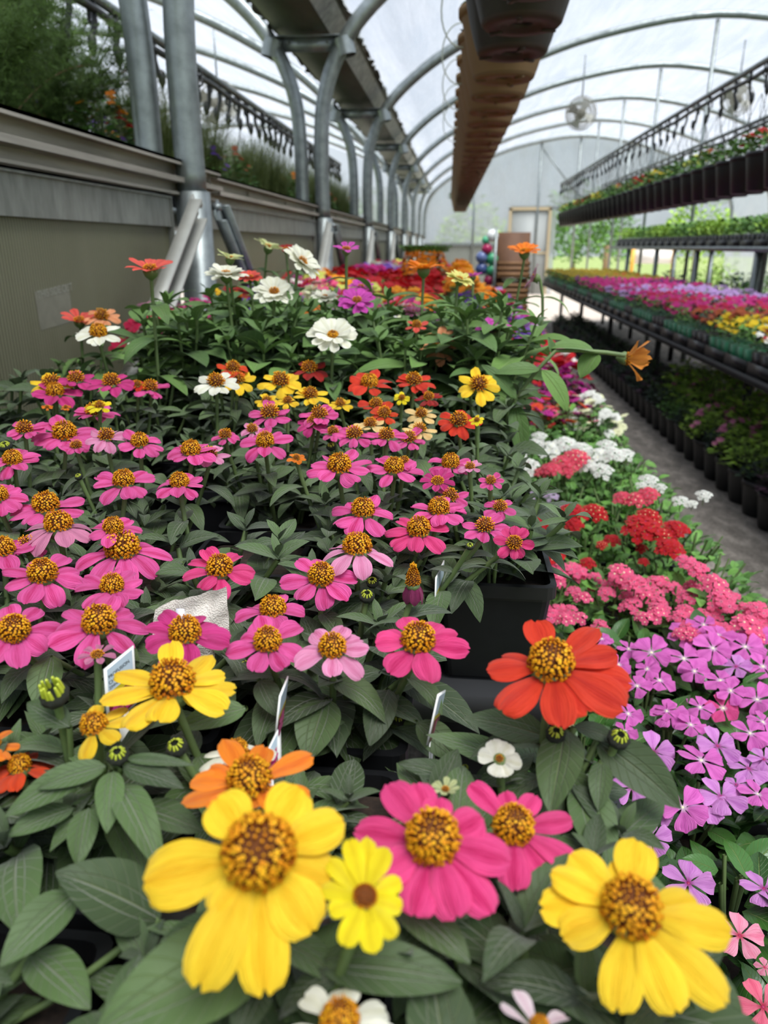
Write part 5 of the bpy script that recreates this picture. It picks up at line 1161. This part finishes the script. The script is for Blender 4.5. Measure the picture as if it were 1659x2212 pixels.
# ---------------------------------------------------------------- neighbouring bay: fern, grasses, flowers behind the rail
def shelf(x0, x1, y0, y1, z, lab):
    e = empty('plant_shelf', ((x0 + x1) / 2, (y0 + y1) / 2, 0), lab, 'bench'); hx, hy = (x1 - x0) / 2, (y1 - y0) / 2
    mb = MB(); mb.box((-hx, -hy, z - .03), (hx, hy, z)); link('bench_top', mb.mesh('bench_top', [M['galv']]), e); n = max(2, int(2 * hy / 1.6))
    for k in range(n + 1):
        for xx in (-hx + .03, hx - .03):
            mb = MB(); yy = -hy + .05 + k * (2 * hy - .1) / n; mb.box((xx - .022, yy - .022, 0), (xx + .022, yy + .022, z - .03)); link('leg', mb.mesh('leg', [M['galv']]), e)
shelf(-2.1, -1.05, .4, 10.5, 1.28, 'raised shelf of plants in the neighbouring bay behind the rail')
def fern_mesh(seed, rad=.42, hgt=.75, nst=26, dens=1.):
    r = random.Random(seed); mb = MB()
    for s in range(nst):
        a = r.random() * 6.28; q = sqrt(r.random()); top = Vector((cos(a) * q * rad, sin(a) * q * rad, hgt * r.uniform(.35, 1.))); mid = top * .5 + Vector((0, 0, hgt * .18)); pts = [Vector((0, 0, 0)).lerp(mid, t).lerp(mid.lerp(top, t), t) for t in [i / 10 for i in range(11)]]
        mb.tube(pts, .0022, 4, 1 if s % 4 else 2, cap=False)
        for k in range(3, 11):
            for b in range(int(5 * dens)):
                p = pts[k]; ba = r.random() * 6.28; bd = Vector((cos(ba), sin(ba), r.uniform(-.2, .6))).normalized(); bl = r.uniform(.05, .12)
                for n_ in range(15):
                    pp = p + bd * bl * (n_ / 15); na = Vector((r.uniform(-1, 1), r.uniform(-1, 1), r.uniform(-.4, 1))).normalized(); nl = r.uniform(.014, .03); sd = na.orthogonal().normalized() * .0017
                    mb.add([tuple(pp - sd), tuple(pp + sd), tuple(pp + na * nl)], [(0, 1, 2)], [(0, 0), (1, 0), (.5, 1)], 0, r.random())
    return mb.mesh('fern_fronds', [M['fern'], M['stem'], M['twig']])
FRN = [fern_mesh(5, .42, .75, 34, 2.2), fern_mesh(8, .38, .62, 28, 2.2)]
BP = rpot_mesh(.11, .17, M['black'], 16)
for k, (x, y, s, m, lb) in enumerate(((-1.36, 2.28, .8, 0, 'feathery asparagus fern behind the rail, closest to the left frame edge'), (-1.42, 2.78, .85, 1, 'feathery fern with thin needles just behind the first two steel posts'), (-1.75, 2.95, 1.0, 0, 'tall feathery fern deeper on the shelf at the left edge'), (-1.85, 3.35, 1.1, 1, 'fern at the back of the shelf, left of the steel posts'))):
    e = empty('asparagus_fern', (x, y, 1.28), lb, 'fern', 'ferns behind the rail'); link('pot', BP, e); link('foliage', FRN[m], e, (0, 0, .14), Quaternion((0, 0, 1), k * 1.9), s)
def grass_mesh(seed, n=260, hgt=.42):
    r = random.Random(seed); mb = MB()
    for i in range(n):
        a = r.random() * 6.28; h = hgt * r.uniform(.5, 1.); o = r.uniform(.05, .3); p0 = Vector((r.uniform(-.05, .05), r.uniform(-.05, .05), 0)); d = Vector((cos(a), sin(a), 0)); sd = d.cross(Vector((0, 0, 1))) * .0016; vs = []; uv = []
        for k in range(6):
            t = k / 5; p = p0 + d * o * t * t + Vector((0, 0, h * (t - .25 * t ** 3))); w = (1 - t * .9); vs += [tuple(p - sd * w), tuple(p + sd * w)]; uv += [(0, t), (1, t)]
        mb.add(vs, [(2 * k, 2 * k + 1, 2 * k + 3, 2 * k + 2) for k in range(5)], uv, 0, r.random())
    return mb.mesh('grass_blades', [M['grass']])
GM = [grass_mesh(3, 420, .46), grass_mesh(6, 380, .54)]; OB = {c: scatter_blooms(12, .13, .2, 14, .018, PAL[c]) for c in ('orange', 'purple', 'rust', 'red')}
k = 0
for yy in [2.78 + .3 * i for i in range(22)]:
    for xx in (-1.25, -1.6):
        sc = 1.1 if k % 3 else .95
        gr = (k % 5 != 0); nm = 'ornamental_grass' if gr else 'flowering_plant'
        pos = f"{ordw(k // 2 + 1)} from camera, {'rail-side' if xx > -1.3 else 'inner'} line"
        e = empty(nm, (xx, yy, 1.28), (f'tuft of fine green ornamental grass behind the rail, ' if gr else 'leafy plant with small bright blooms behind the rail, ') + pos, 'grass' if gr else 'bedding plant', 'plants on the shelf of the neighbouring bay')
        link('pot', BP, e)
        if gr: link('foliage', GM[k % 2], e, (0, 0, .15), Quaternion((0, 0, 1), k), sc)
        else: link('foliage', FM[4], e, (0, 0, .14), Quaternion((0, 0, 1), k), 1.2); link('blooms', OB[('orange', 'purple', 'rust', 'red')[k % 4]], e, (0, 0, .16))['kind'] = 'stuff'
        k += 1
for i, (x, y, d, c) in enumerate(((232, 235, 1.9, 'red'), (190, 185, 1.9, 'purple'), (355, 235, 2.6, 'orange'), (250, 185, 2.2, 'orange'), (438, 260, 3.3, 'purple'))):
    p = onx(x, y, -1.25 - .1 * (i % 2)); e = empty('flowering_plant', (p.x, p.y, 1.28), f"small {PN[c]} flowered plant peeking through behind the rail, {ordw(i + 1)} of five", 'bedding plant', 'small blooms among the ferns')
    link('pot', BP, e); link('foliage', FM[4], e, (0, 0, .14), None, .8); link('blooms', OB[c], e, (0, 0, .14), None, .9)['kind'] = 'stuff'
# ---------------------------------------------------------------- far side: rack, crates, ornament, yard
rk = empty('plant_rack', (2.70, 7.5, 0), 'long grey shelf rack on posts behind the flower bench', 'rack'); mb = MB(); mb.box((-.35, -4.6, 1.10), (.35, 5.0, 1.14)); link('shelf_board', mb.mesh('shelf_board', [M['galv']]), rk)
for yy in (-4.4, -2.6, -1.0, .6, 2.2, 3.8):
    for xx in (-.32, .32):
        mb = MB(); mb.box((xx - .022, yy - .022, 0), (xx + .022, yy + .022, 1.10)); link('leg', mb.mesh('leg', [M['galv']]), rk)
TG = [tray_fol(520 + k, m, 280, .14, .05) for k, m in enumerate(('gleaf', 'lleaf'))]
for j in range(30):
    Y = 3.1 + j * .31; e = empty('seedling_tray', (2.63, Y, 1.14), f'black tray of bright green leafy plants on the grey rack, {ordw(j + 1)} from camera', 'plant tray', 'green trays on the rack'); link('tray', TM, e); link('cell_pack', CB, e); link('foliage', TG[(j // 3) % 2], e)
for r_, X in enumerate((3.7, 4.5, 5.4)):
    for j in range(11):
        Y = 4.2 + j * .95; e = empty('shrub', (X, Y, 0), f"{('leafy green', 'dark', 'bright green')[(j + r_) % 3]} shrub in black tub beyond the rack, {ordw(r_ + 1)} line, {ordw(j + 1)} from camera", 'shrub', 'shrubs beyond the rack')
        mb = None; link('pot', rpot_mesh(.2, .3, M['black'], 14) if 'BT' not in globals() else BT, e); 
        if 'BT' not in globals(): BT = e.children[0].data
        link('foliage', [FM[4], FM[0], FM[3]][(j + r_) % 3], e, (0, 0, .28), Quaternion((0, 0, 1), j + r_), (2.4, 2.4, 3.0))
# slatted crate stand
cs = empty('crate_stand', (.80, 11.55, 0), 'brown wooden crate stand with slatted shelves at the aisle end', 'stand')
for z in (.12, .42, .72):
    mb = MB()
    for q in range(3): mb.box((-.24, -.2, z + q * .075), (.24, -.185, z + q * .075 + .06)); mb.box((-.24, .185, z + q * .075), (.24, .2, z + q * .075 + .06)); mb.box((-.24, -.2, z + q * .075), (-.225, .2, z + q * .075 + .06)); mb.box((.225, -.2, z + q * .075), (.24, .2, z + q * .075 + .06))
    mb.box((-.24, -.2, z - .01), (.24, .2, z)); link('crate', mb.mesh('crate', [M['wood']]), cs)
mb = MB(); mb.box((-.25, .16, 0), (.25, .2, 1.33)); link('backboard', mb.mesh('backboard', [plain('dark_backboard', '6b4a34', .7, nscale=5, namt=.2)]), cs)
mb = MB(); mb.lathe([(.01, 0), (.12, 0), (.15, .09), (.13, .1), (.01, .1)], 18); thing('white_bowl', mb.mesh('white_bowl', [M['white']]), 'white bowl resting in the wooden crate stand', 'bowl', (.78, 11.5, .64 + .0))
mb = MB(); mb.box((-.02, -.02, 0), (.02, .02, 1.36)); thing('steel_post', mb.mesh('steel_post', [M['galv']]), 'upright grey post in front of the wooden crate stand', 'post', (.53, 11.3, 0))
go = empty('garden_ornament', (.42, 11.6, 0), 'tall garden ornament of blue, green, magenta and white glazed balls', 'ornament')
mb = MB(); mb.tube([(0, 0, 0), (0, 0, 1.2)], .015, 6); link('pole', mb.mesh('pole', [M['galv']]), go)
for k, (x, z, c, rad, nm) in enumerate(((.07, 1.28, 'f4f6f4', .09, 'white'), (-.02, 1.22, '5cc090', .06, 'green'), (0, 1.1, 'b82c60', .08, 'magenta'), (-.07, .98, '6c7cac', .09, 'blue'), (.08, .96, '48a878', .09, 'green'), (-.07, .82, '4c5c90', .09, 'dark blue'), (.08, .80, '48a878', .085, 'green'), (.05, .66, 'a02858', .08, 'magenta'))):
    mb = MB(); mb.lathe([(rad * sin(t * pi / 8) + .0005, -rad * cos(t * pi / 8)) for t in range(9)], 14); o = link('glazed_ball', mb.mesh('glazed_ball', [plain('glaze_' + nm + str(k), c, .2)]), go, (x, 0, z)); o['label'] = nm + ' glazed ball'
# the yard outside
rt = random.Random(4)
for k, (x, y, s, h) in enumerate(((4.6, 25, 1.3, 2.2), (7.6, 26, 1.4, 2.5), (3.2, 29.5, 1.4, 2.0), (10.6, 25.5, 1.4, 2.4), (13.6, 28, 1.8, 3), (.6, 34, 1.9, 2.6), (-3.8, 36, 2.2, 3), (-8.8, 37, 2.3, 3.2), (5.5, 38, 2.6, 3.6), (16, 36, 2.6, 4))):
    if k == 0: TRM = [mound(420 + q, 1, 1, 700, .16, .5, m, nu=1, nv=2) for q, m in enumerate(('gleaf', 'lleaf'))]
    e = empty('tree', (x, y, -.05), f'hazy green tree outside beyond the end wall, {ordw(k + 1)} from the doorway', 'tree', 'trees outside'); link('crown', TRM[k % 2], e, (0, 0, .5), None, (s, s, h)); mb = MB(); mb.tube([(0, 0, 0), (0, 0, 1.2)], .08, 8); link('trunk', mb.mesh('trunk', [M['twig']]), e)
sb = empty('sign_board', (5.05, 20.9, 0), 'yellow framed white board standing outside beyond the rack', 'board'); mb = MB(); mb.box((-.5, 0, .7), (.5, .03, 1.1)); link('board', mb.mesh('board', [M['white']]), sb)
mb = MB()
for a in ((-.56, -.02, 0, -.48, .04, 1.16), (.48, -.02, 0, .56, .04, 1.16), (-.56, -.02, 1.1, .56, .04, 1.18)): mb.box(a[:3], a[3:])
link('wooden_frame', mb.mesh('wooden_frame', [plain('yellow_paint', 'dca23c', .5)]), sb)
# ---------------------------------------------------------------- camera, light
cam = bpy.data.cameras.new('camera'); co = bpy.data.objects.new('camera', cam); COL.objects.link(co)
cam.sensor_fit = 'VERTICAL'; cam.sensor_height = 9.48; cam.sensor_width = 7.11; cam.lens = F / 2212 * 9.48
m = Matrix((CR, CU, -CD)).transposed().to_4x4(); m.translation = EYE; co.matrix_world = m; cam.clip_start = .01; cam.clip_end = 300
cam.dof.use_dof = True; cam.dof.focus_distance = .58; cam.dof.aperture_fstop = 2.3; cam.dof.aperture_blades = 0
sc = bpy.context.scene; sc.camera = co
w = bpy.data.worlds.new('overcast'); sc.world = w; w.use_nodes = True; nt = w.node_tree; nt.nodes.clear()
out = nt.nodes.new('ShaderNodeOutputWorld'); bg = nt.nodes.new('ShaderNodeBackground'); tc = nt.nodes.new('ShaderNodeTexCoord'); sp = nt.nodes.new('ShaderNodeSeparateXYZ'); nt.links.new(tc.outputs['Generated'], sp.inputs[0])
nz = noise(nt, tc.outputs['Generated'], 3, 5, .6)
base = ramp(nt, sp.outputs[2], [(0.0, (.50, .56, .58, 1)), (.12, (.74, .82, .90, 1)), (.5, (.66, .76, .92, 1)), (1, (.85, .92, 1.0, 1))])
cl = ramp(nt, nz, [(.35, .86), (.65, 1.1)]); c = mixc(nt, 1.0, base, cl, 'MULTIPLY'); nt.links.new(c, bg.inputs[0]); bg.inputs[1].default_value = .62; nt.links.new(bg.outputs[0], out.inputs[0])
sun = bpy.data.lights.new('hazy_sun', 'SUN'); so = bpy.data.objects.new('hazy_sun', sun); COL.objects.link(so); sun.energy = 5.0; sun.angle = radians(35); sun.color = (1, .97, .92); so.rotation_euler = (radians(18), radians(14), 0)
sc.view_settings.view_transform = 'Standard'; sc.view_settings.look = 'None'; sc.view_settings.gamma = 1; sc.view_settings.exposure = .78; sc.view_settings.use_curve_mapping = False
cy = sc.cycles; cy.max_bounces = 6; cy.diffuse_bounces = 3; cy.glossy_bounces = 2; cy.transmission_bounces = 4; cy.transparent_max_bounces = 8; cy.use_adaptive_sampling = True; cy.adaptive_threshold = .05; cy.caustics_reflective = False; cy.caustics_refractive = False; cy.sample_clamp_indirect = 6
cy.use_denoising = True
